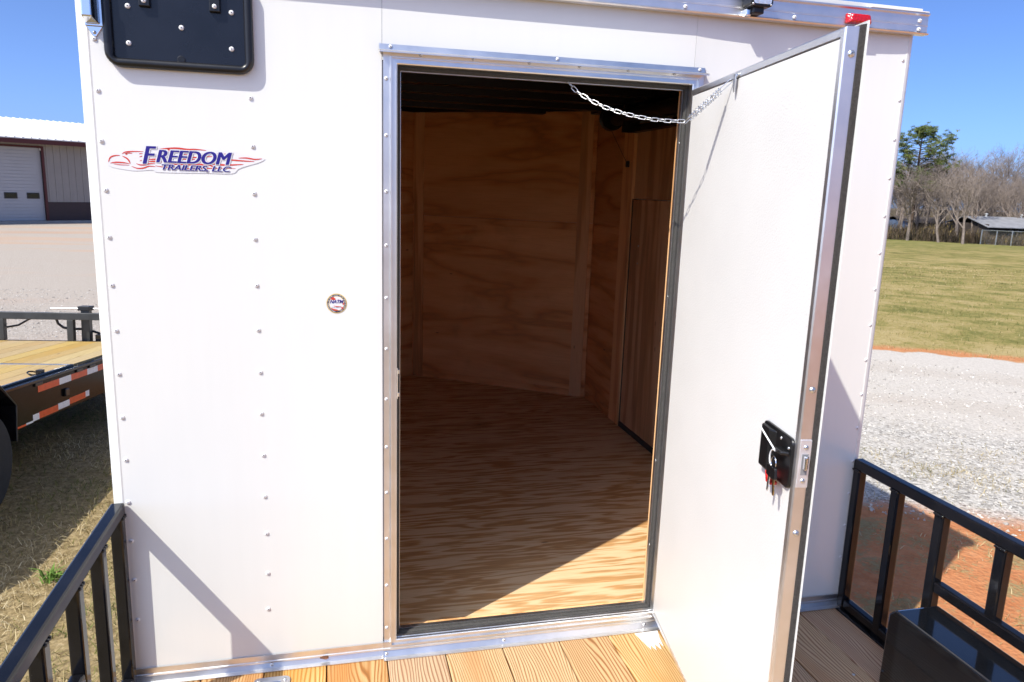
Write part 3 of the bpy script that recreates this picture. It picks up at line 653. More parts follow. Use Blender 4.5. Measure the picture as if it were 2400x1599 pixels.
def swoosh(c, w0, wm_, y=-.0012):
    """tapered stroke along curve c"""
    pts = crv(c, 8); n = len(pts); up = []; dn = []
    for i, p in enumerate(pts):
        a = Vector(pts[max(i-1, 0)]); b = Vector(pts[min(i+1, n-1)]); t = (b-a).normalized(); q = Vector((-t.y, t.x)); s_ = i/(n-1)
        wd = w0+(wm_-w0)*math.sin(math.pi*s_)**.8; up.append((p[0]+q.x*wd, p[1]+q.y*wd)); dn.append((p[0]-q.x*wd, p[1]-q.y*wd))
    return decal_poly(up+dn, y), [(i, i+1, 2*n-0-(n-(i+1)) if False else n+i+1, n+i) for i in range(n-1)]
sw = MB()
for c, a, b in [([(140, 360), (165, 300), (220, 272), (290, 266)], 2, 9), ([(320, 275), (370, 300), (400, 335), (415, 375)], 2, 10), ([(160, 372), (230, 360), (320, 362), (405, 374)], 1, 10), ([(200, 380), (290, 392), (405, 394)], 1, 5),
                ([(320, 245), (360, 220), (450, 210), (590, 208)], 2, 8), ([(350, 243), (400, 232), (450, 236)], 1, 6), ([(362, 250), (385, 246)], 2, 9), ([(430, 410), (500, 435), (580, 430), (650, 404), (735, 408)], 2, 9),
                ([(490, 372), (540, 388), (600, 384), (660, 370), (735, 366)], 2, 9), ([(785, 172), (900, 158), (1030, 152), (1160, 165), (1280, 162), (1410, 172)], 2, 12), ([(900, 165), (930, 180), (935, 225)], 3, 14),
                ([(530, 240), (580, 232)], 1, 5), ([(535, 280), (575, 268)], 1, 5), ([(540, 335), (565, 322)], 1, 5), ([(650, 312), (760, 305), (900, 285)], 3, 10), ([(650, 340), (740, 338), (820, 345)], 3, 11), ([(880, 290), (1000, 270), (1100, 268), (1300, 270), (1500, 250)], 3, 10),
                ([(1060, 300), (1180, 296), (1260, 300)], 3, 9), ([(860, 378), (1000, 368), (1200, 372), (1420, 366), (1480, 390), (1530, 405)], 3, 12), ([(1330, 340), (1450, 330), (1540, 345)], 3, 12), ([(1400, 345), (1540, 362), (1700, 366), (1900, 352)], 2, 12),
                ([(1600, 300), (1740, 296), (1880, 304), (2050, 310)], 2, 10), ([(1835, 266), (1950, 264), (2060, 280), (2155, 268)], 2, 10), ([(735, 396), (830, 410), (1000, 425), (1200, 428), (1500, 415), (1790, 411)], 2, 8), ([(1060, 235), (1240, 240)], 2, 5), ([(1390, 212), (1780, 214)], 1, 4)]:
    v_, f_ = swoosh(c, a, b); sw.add(v_, f_)
ob('swoosh', sw, 'red_print', LG)
def lg_text(txt, u0, u1, v0, v1, off, shear, y, mat, nm='lettering'):
    zc = LZ((u0+u1)/2, 0)
    return ob(nm, fit_text(txt, LX(u0), LX(u1), LZ((u0+u1)/2, v1), LZ((u0+u1)/2, v0), shear, off, y), mat, LG)
for y, mat, sh in ((-.0013, 'decal_white', [(dx, dz) for dx in (-22, -11, 0, 11, 22) for dz in (-10, 10)]), (-.0021, 'blue_print', [(dx, 0) for dx in (-10, -6, -2, 2, 6, 10)])):
    for j, (dx, dz) in enumerate(sh):
        yy = y-.00006*j
        lg_text('F', 583+dx, 752+dx, 133+dz, 372+dz, 0, .3, yy, mat); lg_text('REEDOM', 757+dx, 1742+dx, 185+dz, 358+dz, 0, .3, yy-.00002, mat)
        lg_text('TRAILERS, LLC', 822+dx*.5, 1726+dx*.5, 380+dz*.6, 466+dz*.6, 0, .3, yy-.00004, mat)
# round compliance sticker
CX, CZ_, RR = .6545, 1.186, .0296
def disc(r, y, n=48, r0=None, sc=(1, 1), c=(0, 0)):
    o_ = [(CX+c[0]+r*sc[0]*math.cos(2*math.pi*i/n), y, CZ_+c[1]+r*sc[1]*math.sin(2*math.pi*i/n)) for i in range(n)]
    mb = MB()
    if r0 is None: mb.add(o_, [tuple(range(n))])
    else:
        i_ = [(CX+r0*math.cos(2*math.pi*i/n), y, CZ_+r0*math.sin(2*math.pi*i/n)) for i in range(n)]; mb.add(o_+i_, [(i, (i+1) % n, n+(i+1) % n, n+i) for i in range(n)])
    return mb
RS = ob('round_sticker', disc(RR, -.0007), 'gold_print', T, label='small round compliance sticker with navy lettered rim')
ob('rim', disc(RR*.93, -.0011, r0=RR*.775), 'navy_print', RS); ob('face', disc(RR*.72, -.0011), 'decal_white', RS)
rd = MB()
for pts in ([(-.62, .5), (-.35, .68), (-.1, .5), (-.12, .36), (-.45, .36)], [(-.4, -.22), (.0, -.26), (.4, -.3), (.72, -.45), (.5, -.62), (.45, -.36), (.0, -.36)], [(-.6, -.42), (-.3, -.55), (.05, -.62), (.2, -.72), (-.2, -.74), (-.45, -.62)], [(.6, .0), (.75, .1), (.74, -.15), (.55, -.08)], [(.15, .42), (.3, .36), (.25, .3), (.1, .33)]):
    rd.add([(CX+p[0]*RR, -.0015, CZ_+p[1]*RR) for p in pts], [tuple(range(len(pts)))])
ob('swoosh', rd, 'red_print', RS)
ob('lettering', fit_text('NATM', CX-.68*RR, CX+.70*RR, CZ_+.02*RR, CZ_+.37*RR, .35, .03, -.0019), 'blue_print', RS)
ob('lettering', fit_text('018 48872', CX-.5*RR, CX+.42*RR, CZ_-.44*RR, CZ_-.34*RR, 0, .01, -.0019), 'grey_print', RS)
cir = 'MANUFACTURED IN COMPLIANCE WITH NATM GUIDELINES *  '; cm = MB()
for i, ch in enumerate(cir):
    if ch == ' ': continue
    v, f = text_mb(ch, RR*.185, 0, .0); a = math.radians(-103-360*i/len(cir)); R0 = RR*.79
    wv = max(p[0] for p in v)
    out = []
    for p in v:
        px, pz = p[0]-wv/2, p[1]+R0; b = a-math.radians(90)
        out.append((CX+px*math.cos(b)-pz*math.sin(b), -.0015, CZ_+px*math.sin(b)+pz*math.cos(b)))
    cm.add(out, f)
ob('lettering', cm, 'decal_white', RS)

# ------------------------------------------------------------------ deck, rails, wheel boxes, running gear
DECK = ob('deck_frame', MB().box(.06, 2.50, -3.72, -.05, -.14, -.045), 'gloss_black_paint', T)
xs = [.052, .2225, .4125, .6065, .8005, .9945, 1.191, 1.3935, 1.574, 1.770, 1.965, 2.160, 2.349, 2.508]
for a, b in zip(xs, xs[1:]):
    mb = MB().box(-(b-a)/2+.0018, (b-a)/2-.0018, -1.87, 1.87, -.038, 0)
    me = mb.mesh('plank'); fix_normals(me); me.materials.append(MATS['pine_plank'])
    o = inst('plank', me, Matrix.Translation(((a+b)/2, -1.868, -.0005-random.random()*.0015)), DECK)
    bv = o.modifiers.new('bevel', 'BEVEL'); bv.width = .0035; bv.segments = 2
for x, y in ((2.30, -.40), (1.68, -.42), (.5, -.52), (1.1, -.52)): 
    inst('screw', SCREW_M, Matrix.Translation((x, y, .0)) @ Matrix.Rotation(math.radians(-90), 4, 'X') @ Matrix.Scale(.8, 4), DECK)
RT = .597; tb = .038
def bev(n_, mb, p, **k): return ob(n_, mb, 'gloss_black_paint', p, bevel=.006, **k)
for side in (0, 1):
    x0 = 0. if side == 0 else 2.56-tb; x1 = x0+tb
    R_ = bev('side_rail', MB().box(x0, x1, -3.75, -.0045, RT-tb, RT), T, label='black square-tube side rail with posts along the deck')
    ys = [(-.040, -.005), (-.238, -.200), (-.436, -.398), (-.668, -.630)]+[(-.668-.245*i, -.630-.245*i) for i in range(1, 12)]+[(-3.75, -3.712)]
    for k_, (a, b) in enumerate(ys):
        inx = .0015
        zb = -.05 if k_ < 3 or a < -2.3 else .33
        if k_ < 6:
            wx = x1-inx+.0005 if side == 0 else x0+inx-.0005
            ob('weld', MB().tube([(wx, a+(b-a)*i/9, RT-tb-.002+.0012*((i*7) % 3-1)) for i in range(10)], [.0035+.0012*((i*5) % 3) for i in range(10)], 6), 'gloss_black_paint', R_, smooth=60)
        bev('post', MB().box(x0+inx, x1-inx, a, b, zb, RT-tb+.001), R_)
    bev('lower_rail', MB().box(x0+.002, x1-.002, -.397, -.041, .004, .042), R_)
    bev('lower_rail', MB().box(x0+.002, x1-.002, -2.35, -.437, .297, .335), R_)
    bev('lower_rail', MB().box(x0+.002, x1-.002, -3.711, -2.351, .004, .042), R_)
    bev('deck_edge', MB().box(x0 if side == 0 else x0-.012, x1+.012 if side == 0 else x1, -3.75, .0, -.14, .002), R_)
    bx0, bx1 = (.040, .205) if side == 0 else (2.355, 2.520)
    if True:
        wb = MB().prism([(-.448, .0005), (-.452, .25), (-.475, .273), (-2.28, .273), (-2.30, .25), (-2.302, .0005)], 'x', bx0, bx1)
        ob('wheel_box', wb, 'box_black', T, bevel=.006, label='glossy black steel wheel box on the deck')
    for yc in (-.93, -1.80):
        cx = .10 if side == 0 else 2.46; sg = -1 if side == 0 else 1
        prof = [(.20, -.085), (.31, -.10), (.338, -.092), (.345, -.07), (.345, .07), (.338, .092), (.31, .10), (.20, .085)]
        ty = MB().lathe(prof, (cx, yc, TZ+.345), (1, 0, 0), 36); WH = ob('wheel', ty, 'tyre_rubber', T, smooth=40)
        ob('rim', MB().lathe([(.0, -.02), (.06, -.02), (.08, .0), (.18, .03), (.20, .06), (.203, .084), (.19, .084), (.17, .05), (.07, .03), (.0, .03)], (cx, yc, TZ+.345), (sg, 0, 0), 28), 'white_cap_paint', WH, smooth=40)
ob('axle', MB().tube([(.2, -.93, TZ+.345), (2.36, -.93, TZ+.345)], .04, 10), 'gloss_black_paint', T); ob('axle', MB().tube([(.2, -1.80, TZ+.345), (2.36, -1.80, TZ+.345)], .04, 10), 'gloss_black_paint', T)
ob('chassis_beam', MB().box(.25, .32, -3.7, 3.0, -.20, -.141), 'gloss_black_paint', T); ob('chassis_beam', MB().box(2.24, 2.31, -3.7, 3.0, -.20, -.141), 'gloss_black_paint', T)
ob('floor_frame', MB().box(.03, 2.53, .03, 2.95, -.14, -.031), 'gloss_black_paint', T)
ob('coupler_jack', MB().box(1.25, 1.31, 4.1, 4.16, TZ, .1), 'gloss_black_paint', T); ob('tongue', MB().box(1.22, 1.34, 2.9, 4.6, -.20, -.141), 'gloss_black_paint', T)
# tie-down plate in the deck
TP = ob('tie_down_plate', MB().prism(rrect(.385, .495, -.155, -.062, .018), 'z', .0005, .005), 'zinc_steel', T, bevel=.001)
ob('tie_down_recess', MB().box(.415, .465, -.150, -.082, .0052, .0060), 'navy_black_plastic', TP); ob('tie_down_bar', MB().tube([(.413, -.094, .009), (.467, -.094, .009)], .0055, 8), 'zinc_steel', TP)
for x in (.400, .480): inst('screw', SCREW_M, Matrix.Translation((x, -.080, .005)) @ Matrix.Rotation(math.radians(-90), 4, 'X'), TP)
# caulk smear on the deck and a dead leaf on the trim
cs = MB(); pts = [(1.672, -.046), (1.760, -.044), (1.748, -.09), (1.742, -.135), (1.735, -.105), (1.727, -.15), (1.716, -.115), (1.708, -.152), (1.700, -.118), (1.692, -.145), (1.683, -.105)]
cs.prism(pts, 'z', -.0003, .0016); ob('caulk_smear', cs, 'caulk', T, label='white sealant smear on the deck by the door')
lf = MB(); lp_ = [(-.016, 0), (-.009, .005), (.0, .0055), (.011, .008), (.013, -.002), (.004, -.005), (-.008, -.006)]
lf.add([(.600+p[0], -.012-.004*math.sin(p[0]*200), .018+p[1]) for p in lp_]+[(.600+p[0], -.0105-.004*math.sin(p[0]*200), .018+p[1]) for p in lp_], [tuple(range(7)), tuple(range(13, 6, -1))]+[(i, (i+1) % 7, 7+(i+1) % 7, 7+i) for i in range(7)])
LF = ob('dead_leaf', lf, 'leaf_brown'); tag(LF, 'small brown dead leaf lying on the aluminium bottom trim', 'leaf')

# ------------------------------------------------------------------ the flatbed trailer beside it
UN = Vector((-1.53, 3.30, .10)); Uu = Vector((.1493869, .98595357, -.07469345)); Uv = Vector((-.9887155, .14980538, 0)); Uw = Vector((.01118948, .07385057, .99720654))
UM = Matrix(((Uu.x, Uv.x, Uw.x, UN.x), (Uu.y, Uv.y, Uw.y, UN.y), (Uu.z, Uv.z, Uw.z, UN.z), (0, 0, 0, 1)))
FT = root('flatbed_trailer', (-2.5, 3.3, GZ), 'black flatbed trailer with yellow pine deck and red and white reflective tape', 'trailer')
def um(): mb = MB(); mb.M = UM; return mb
WD = 2.1; TN, TF = -3.6, 2.5
ob('side_beam', um().prism([(-.0, -.006), (0, -.10), (.008, -.10), (.008, -.245), (0, -.245), (0, -.318), (.05, -.318), (.05, -.006)], 'x', TN, TF), 'gloss_black_paint', FT) if False else None
sb = um(); sb.box(-.055, TF, .0, .05, -.318, -.03); ob('side_beam', um().box(TN, -1.93, .0, .05, -.318, -.03), 'gloss_black_paint', FT, bevel=.004); SB = ob('side_beam', sb, 'beam_black', FT, bevel=.004, label='tall gloss black side beam with two tape strips')
sb = um(); sb.box(TN, TF, -.012, .028, -.0295, -.006).box(TN, 1.02, .036, .058, -.0295, .010); ob('edge_rail', sb, 'gloss_black_paint', FT, bevel=.003)
sb = um(); sb.box(-.055, TF, WD-.05, WD, -.318, .0); ob('side_beam', um().box(TN, -1.93, WD-.05, WD, -.318, 0), 'gloss_black_paint', FT, bevel=.004); ob('side_beam', sb, 'gloss_black_paint', FT, bevel=.004)
wp = .1405; nP = int((WD-.11)/wp)
for i in range(nP):
    v0 = .062+i*wp
    for (a, b) in ((TN, 1.012), (1.058, TF-.03)):
        if b > 2 and i == 0: pass
        L = (b-a)/2
        me = MB().box(-wp/2+.002, wp/2-.002, -L, L, -.038, 0).mesh('plank'); fix_normals(me); me.materials.append(MATS['green_pine_plank'])
        M = UM @ Matrix.Translation(((a+b)/2, v0+wp/2, -.001*random.random())) @ Matrix.Rotation(math.radians(-90), 4, 'Z')
        o = inst('plank', me, M, FT)
me = MB().box(-.025+.002, .025-.002, -.7, .7, -.038, 0).mesh('plank'); fix_normals(me); me.materials.append(MATS['green_pine_plank'])
sb = um(); sb.box(1.015, 1.055, .05, WD-.05, -.04, .003); ob('cross_bar', sb, 'zinc_steel', FT)
sb = um(); sb.box(TF-.028, TF, .0, WD, -.2, .004); ob('front_beam', sb, 'gloss_black_paint', FT, bevel=.003)
sb = um(); sb.box(TN, TF, .13, WD-.13, -.16, -.039); ob('bed_frame', sb, 'grey_black_paint', FT)
HBR = ob('headboard_bar', um().box(TF-.03, TF+.03, .0, WD, .213, .283), 'grey_black_paint', FT, bevel=.004)
for v0 in (.715, 1.37, 1.95, .02): ob('post', um().box(TF-.028, TF+.028, v0, v0+.062, .003, .214), 'grey_black_paint', HBR, bevel=.004)
tl = [(.41, .716, 'tape_red'), (.716, .901, 'tape_white'), (.901, 1.172, 'tape_red'), (1.172, 1.36, 'tape_white'), (1.36, 1.66, 'tape_red'), (1.66, 1.84, 'tape_white')]
for a, b, mt in tl: ob('tape_strip', um().box(a, b, -.0008, .001, -.106, -.056), mt, SB)
tl = [(.0, .232, 'tape_red', -.312, -.298), (.232, .325, 'tape_white', -.310, -.296), (.325, .409, 'tape_white', -.304, -.256), (.409, .682, 'tape_red', -.302, -.253), (.682, .858, 'tape_white', -.297, -.248), (.858, 1.124, 'tape_red', -.290, -.240), (1.124, 1.19, 'tape_white', -.284, -.236)]
for a, b, mt, z0, z1 in tl: ob('tape_strip', um().box(a, b, -.0008, .001, z0, z1), mt, SB)
for a in (.36, .98, 1.2): ob('stake_pocket', um().box(a, a+.10, -.0115, .0, -.055, -.03), 'black_plastic', SB, bevel=.003)
ob('grab_hook', um().box(.77, .83, -.02, .0, -.21, -.15), 'black_plastic', SB, bevel=.006)
dr = um(); dr.tube([(.55+.045*math.cos(a), .105+.03*math.sin(a), .012+.012*math.sin(a)) for a in np.linspace(0, 2*math.pi, 17)[:-1]], .006, 8, closed=True); dr.box(.58, .63, .06, .10, .0, .03); ob('tie_ring', dr, 'black_plastic', FT, smooth=50)
# jack, crank, hose
JK = ob('jack_post', um().box(2.56, 2.63, .60, .68, -.35, .30), 'grey_black_paint', FT, bevel=.004); ob('jack_head', um().box(2.54, 2.65, .585, .70, .30, .345), 'black_plastic', JK, bevel=.004)
ob('crank_handle', um().tube([(2.6, .50, .318), (2.6, .98, .314)], .0085, 8), 'zinc_steel', JK); ob('coupler', um().box(2.5, 3.6, .75, .87, -.2, -.1), 'gloss_black_paint', FT)
ob('hose', um().tube([(2.60, .94, .23), (2.62, .93, .16), (2.62, .88, .12), (2.62, .80, .105), (2.62, .70, .108), (2.64, .62, .09), (2.66, .55, .06), (2.68, .52, -.03)], .013, 8), 'black_plastic', FT, smooth=60)
ob('hose', um().tube([(2.58, 1.40, .12), (2.60, 1.30, .14), (2.6, 1.20, .20), (2.6, 1.14, .22)], .01, 8), 'black_plastic', FT, smooth=60)
ob('tool_box', um().box(2.56, 2.85, .30, .55, -.08, .06), 'gloss_black_paint', FT, bevel=.006)
# fender and wheels
fp = [(-.072, -.345), (-.057, -.10), (-.227, .063), (-1.76, .063), (-1.92, -.10), (-1.91, -.345)]
fi = [(p[0]+(-.008 if p[0] > -1.0 else .008), p[1]-(.008 if p[1] > 0 else 0)) for p in fp]
for sgn in (0, 1):
    fd = um(); fd.prism(fp+fi[::-1], 'y', -.26 if sgn == 0 else WD+.01, -.001 if sgn == 0 else WD+.26) if False else None
    a, b = (-.10, .055) if sgn == 0 else (WD-.055, WD+.10)
    vs = [(p[0], a, p[1]) for p in fp]+[(p[0], b, p[1]) for p in fp]+[(p[0], a, p[1]) for p in fi]+[(p[0], b, p[1]) for p in fi]; q = len(fp)
    fs = []
    for i in range(q-1): fs += [(i, i+1, q+i+1, q+i), (2*q+i, 3*q+i, 3*q+i+1, 2*q+i+1), (i, 2*q+i, 2*q+i+1, i+1), (q+i, q+i+1, 3*q+i+1, 3*q+i)]
    fs += [(0, q, 3*q, 2*q), (q-1, 3*q-1, 4*q-1, 2*q-1)]
    fd.add(vs, fs); FD = ob('fender', fd, 'gloss_black_paint', FT)
    lip = um(); lip.tube([(p[0], a if sgn == 0 else b, p[1]) for p in fp], .006, 6); ob('fender_lip', lip, 'grey_black_paint', FD)
    for tc in (-.50, -1.40):
        c = UM @ Vector((tc, .012 if sgn == 0 else WD-.012, 0)); c.z = GZ+.368
        ax = Uv*(-1 if sgn == 0 else 1)
        WH = ob('wheel', MB().lathe([(.21, -.09), (.33, -.105), (.36, -.098), (.368, -.075), (.368, .075), (.36, .098), (.33, .105), (.21, .09)], c, ax, 40), 'tyre_rubber', FT, smooth=40)
        ob('rim', MB().lathe([(0, -.03), (.06, -.03), (.08, 0), (.19, .04), (.212, .088), (.20, .088), (.17, .05), (0, .04)], c, ax, 28), 'grey_black_paint', WH, smooth=40)
c0 = UM @ Vector((-.5, .1, 0)); c1 = UM @ Vector((-.5, WD-.1, 0)); c0.z = c1.z = GZ+.368; ob('axle', MB().tube([c0, c1], .04, 10), 'gloss_black_paint', FT)
c0 = UM @ Vector((-1.4, .1, 0)); c1 = UM @ Vector((-1.4, WD-.1, 0)); c0.z = c1.z = GZ+.368; ob('axle', MB().tube([c0, c1], .04, 10), 'gloss_black_paint', FT)

# ------------------------------------------------------------------ metal building far left
BX = Vector((.766, .643, 0)); BY = Vector((-.643, .766, 0)); BO = Vector((-13.6, 35.57, GZ))
BM = Matrix(((BX.x, BY.x, 0, BO.x), (BX.y, BY.y, 0, BO.y), (0, 0, 1, GZ), (0, 0, 0, 1)))
BD = root('metal_building', BO, 'metal shop building with white roof, red trim and a tall sectional door', 'building')
def bmb(): mb = MB(); mb.M = BM; return mb
XE, DPT, EH, RH = 13., 16., 3.70, 5.05
D2 = 4.15
dx0, dx1, dh = -1.75, 1.93, 3.36
ob('wall', bmb().box(dx1+.10, D2-.1, 0, .15, .95, EH).box(D2+3.76, XE, 0, .15, .95, EH).box(D2-.1, D2+3.76, 0, .15, dh+.08, EH).box(-16, dx0-.10, 0, .15, .95, EH).box(dx0-.10, dx1+.10, 0, .15, dh+.08, EH), 'siding', BD)
rb = MB()
for x in list(np.arange(dx1+.2, D2-.15, .305)): ob('siding_rib', bmb().box(x, x+.07, -.03, .001, .96, EH-.02), 'siding', BD)
for x in list(np.arange(dx0-.05, dx1, .305)): ob('siding_rib', bmb().box(x, x+.07, -.03, .001, dh+.10, EH-.02), 'siding', BD)
for a, b in ((dx1+.10, D2-.1), (D2+3.76, XE), (-16, dx0-.10)): ob('wainscot', bmb().box(a, b, -.02, .14, .1, .95), 'wainscot', BD)
ob('wall', bmb().box(XE-.15, XE, .15, DPT, .1, EH).box(-16, -15.85, .15, DPT, .1, EH).box(-15.8, XE-.2, DPT-.15, DPT, .1, EH), 'siding', BD)
ob('slab', bmb().box(-16.1, XE+.1, -.5, DPT, -.2, .10), 'concrete', BD)
for a, b, z0, z1 in ((dx1, dx1+.10, .1, dh+.08), (dx0-.10, dx0, .1, dh+.08), (dx0, dx1, dh, dh+.08), (D2-.10, D2, .1, dh+.08), (D2, D2+3.66, dh, dh+.08), (D2+3.66, D2+3.76, .1, dh+.08), (XE-.10, XE+.03, .1, EH)): ob('trim', bmb().box(a, b, -.045, .02, z0, z1), 'fascia_red', BD)
GD = ob('garage_door', bmb().box(dx0, dx1, .13, .17, .1, dh), 'garage_panel', BD)
ob('garage_door', bmb().box(D2, D2+3.66, .13, .17, .1, dh), 'garage_panel', BD)
nS = 22; hS = (dh-.1)/nS
for i in range(nS): ob('door_slat', bmb().box(dx0+.002, dx1-.002, .105, .131, .1+i*hS+.008, .1+(i+1)*hS-.008), 'garage_panel', GD)
for a in (.315, 1.225): 
    ob('door_window', bmb().box(a, a+.52, .085, .106, 1.09, 1.36), 'black_plastic', GD); ob('pane', bmb().box(a+.05, a+.47, .080, .086, 1.135, 1.315), 'dark_glass', GD)
rf = bmb(); rf.prism([(-.75, EH+.0), (-.75, EH+.04), (DPT/2, RH+.04), (DPT+.6, EH+.04), (DPT+.6, EH), (DPT/2, RH)], 'x', -16.6, XE+.6); RF = ob('roof', rf, 'roof_metal_white', BD)
for x in np.arange(-6, XE+.6, .33):
    r_ = bmb(); r_.prism([(-.76, EH+.039), (-.76, EH+.075), (DPT/2, RH+.075), (DPT/2, RH+.039)], 'x', x, x+.06); ob('roof_rib', r_, 'roof_metal_white', RF)
ob('fascia', bmb().box(-16.6, XE+.6, -.74, -.66, EH-.20, EH-.002), 'fascia_red', BD)
ob('soffit', bmb().box(-16.5, XE+.5, -.65, .0, EH-.04, EH-.004), 'siding', BD)

# ------------------------------------------------------------------ far side of the field
FC = Vector((.7071, -.7071, 0))                     # along the wood edge
def far(px, depth):                                 # direction of a photo column at ground range
    u = (px-1200)/FPX; d = (_r*u + _f); d.z = 0; d.normalize(); x, y = CAM.x+d.x*depth, CAM.y+d.y*depth
    return Vector((x, y, ground_z(x, y)))
def tree_mesh(seed, H, kind):
    rg = random.Random(seed); tb_ = MB(); tips = []
    def grow(p, d, L, r, lev):
        n = 3 if lev < 3 else 2; pts = [p]; rs = [r]; q = p.copy(); dd = d.copy()
        for i in range(n):
            dd = (dd+Vector((rg.uniform(-1, 1), rg.uniform(-1, 1), rg.uniform(-.3, .7)))*(.10 if lev == 0 else .22)).normalized()
            q = q+dd*L/n; pts.append(q.copy()); rs.append(max(r*(1-(i+1)/n*.55), .006))
        tb_.tube(pts, rs, 6 if lev == 0 else (4 if lev < 3 else 3), caps=False)
        if lev >= 5: tips.append(q); return
        k = (6 if lev == 0 else 4 if lev < 3 else 3)
        for j in range(k):
            t = (.35+.65*(j+.5)/k) if lev == 0 else (.3+.7*(j+.5)/k); i0 = min(int(t*n), n-1); s_ = pts[i0].lerp(pts[i0+1], t*n-i0)
            a = rg.uniform(0, 6.28); o_ = dd.orthogonal().normalized(); o_ = Matrix.Rotation(a, 3, dd) @ o_
            nd = (dd*rg.uniform(.7, 1.1)+o_*rg.uniform(.45, .85)+Vector((0, 0, .15))).normalized()
            grow(s_, nd, L*rg.uniform(.50, .72), max(r*rg.uniform(.38, .55), .008), lev+1)
    grow(Vector((0, 0, -.1)), Vector((rg.uniform(-.1, .1), rg.uniform(-.1, .1), 1)).normalized(), H*.52, H*.017, 0)
    return tb_
BARE = []
for i in range(5):
    mb = tree_mesh(11+i, 8.6, 'bare'); me = mb.mesh('limbs'); me.materials.append(MATS['bark_grey']); BARE.append(me)
spots = [(2076, 97), (2094, 92), (2112, 104), (2150, 98), (2166, 90), (2186, 106), (2205, 95), (2222, 88), (2240, 100), (2258, 93), (2278, 108), (2296, 96), (2312, 101), (2330, 104), (2346, 94), (2362, 100), (2378, 110), (2394, 95), (2412, 100), (2432, 104), (2455, 97), (2040, 100), (2005, 103), (1960, 98), (1900, 104), (2480, 104), (2520, 98), (2068, 110), (2130, 112), (2230, 116), (2320, 118), (2395, 120)]+[(2062+i*14.5+random.uniform(-5, 5), random.uniform(104, 150)) for i in range(26)]
for i, (px, dp) in enumerate(spots):
    p = far(px, dp); hgt = random.uniform(.85, 1.25)*(1.05 if 2300 < px < 2400 else .95)*dp/99
    if px > 2255 and dp < 104: dp += 13
    p = far(px, dp)
    if px > 2255: hgt *= .88
    r_ = root('bare_tree', p-Vector((0, 0, .05)), 'leafless grey-brown tree at the wood edge across the grass field', 'tree', 'bare trees across the field')
    o = bpy.data.objects.new('trunk_and_limbs', BARE[i % 5]); COL.objects.link(o); o.parent = r_; o.rotation_euler = (0, 0, random.random()*6.28); o.scale = (hgt*1.1, hgt*1.1, hgt)
# pine
pp = far(2098, 99); PT = root('pine_tree', pp-Vector((0, 0, .05)), 'tall green pine rising above the leafless trees across the field', 'tree')
H = 12.6
tk = MB(); tk.M = Matrix.Translation(pp); tk.tube([(0, 0, -.1), (.05, .05, H*.4), (-.05, .1, H*.75), (0, .05, H*.97)], [.24, .18, .1, .03], 8)
cl = []; rg = random.Random(5)
for i in range(80):
    z = H*(.40+.58*(i/79)); a = i*2.4+rg.uniform(-.4, .4); Rm = 3.9*math.sin(math.pi*min(1, (1-(z/H-.36)/.68)**.8)*.62+.25)*rg.uniform(.55, 1.08); Rm = max(Rm*(1 if z < H*.9 else .6), .5)
    e = Vector((Rm*math.cos(a), Rm*math.sin(a), z+Rm*.28)); mdl = Vector((Rm*.5*math.cos(a), Rm*.5*math.sin(a), z+Rm*.08))
    tk.tube([(0, .05, z), mdl, e], [.05, .03, .012], 4, caps=False)
    for k_ in range(13): cl.append(mdl.lerp(e, rg.uniform(.2, 1.1))+Vector((rg.gauss(0, .26), rg.gauss(0, .26), rg.gauss(.08, .16))))
ob('trunk', tk, 'bark_pine', PT, fix=False)
V = []; F = []; TT = []
for c in cl:
    tc = min(1, max(0, rg.gauss(.5, .25)))
    for k_ in range(34):
        d_ = Vector((rg.gauss(0, 1), rg.gauss(0, 1), rg.gauss(.15, .8))).normalized(); o_ = pp+c+d_*rg.uniform(.01, .16); s_ = d_.orthogonal().normalized()*.036; e = o_+d_*rg.uniform(.12, .24)
        b = len(V); V += [tuple(o_-s_), tuple(o_+s_), tuple(e)]; F.append((b, b+1, b+2)); TT += [tc, tc, min(1, tc+.2)]
ob('crown', arr_mesh('crown', np.array(V), np.array(F), np.array(TT)), 'pine_needles', PT, fix=False)
# undergrowth along the wood edge: stuff
def blades(P, Hh, Wd, lean, tint, seg=1):
    n = len(P); a = rng.uniform(0, 2*np.pi, n); b = rng.uniform(0, 2*np.pi, n)
    side = np.stack([np.cos(a), np.sin(a), np.zeros(n)], 1)*Wd[:, None]; le = np.stack([np.cos(b), np.sin(b), np.zeros(n)], 1)*(Hh*lean)[:, None]
    up = np.zeros((n, 3)); up[:, 2] = Hh
    V = np.stack([P-side, P+side, P+le*.35+up*.6+side*.7, P+le*.35+up*.6-side*.7, P+le+up*(1-.35*lean[:, None])], 1)
    base = (np.arange(n)*5)[:, None]
    F4 = (base+np.array([[0, 1, 2, 3]])); F3 = (base+np.array([[3, 2, 4]]))
    F = [tuple(f) for f in F4.tolist()]+[tuple(f) for f in F3.tolist()]
    T_ = np.repeat(tint[:, None], 5, 1); return V.reshape(-1, 3), F, T_.ravel()
def blade_obj(name, P, Hh, Wd, lean, tint, mat, label, cat):
    V, F, T_ = blades(P, Hh, Wd, lean, np.clip(tint, 0, 1)); me = bpy.data.meshes.new(name); me.from_pydata(V.tolist(), [], F); at = me.attributes.new('tint', 'FLOAT', 'POINT'); at.data.foreach_set('value', T_.astype(np.float32)); me.update()
    o = ob(name, me, mat, fix=False); tag(o, label, cat, None, 'stuff'); return o
pts = []
nB = 42000
pxs = rng.uniform(1850, 2560, nB); dps = 93+62*rng.uniform(0, 1, nB)**1.8
for px, dp in zip(pxs, dps): p = far(px, dp); pts.append((p.x, p.y, p.z-.05))
P = np.array(pts); cl_ = np.array([mnoise.noise(Vector((p[0]*.22, p[1]*.22, 0))) for p in pts])
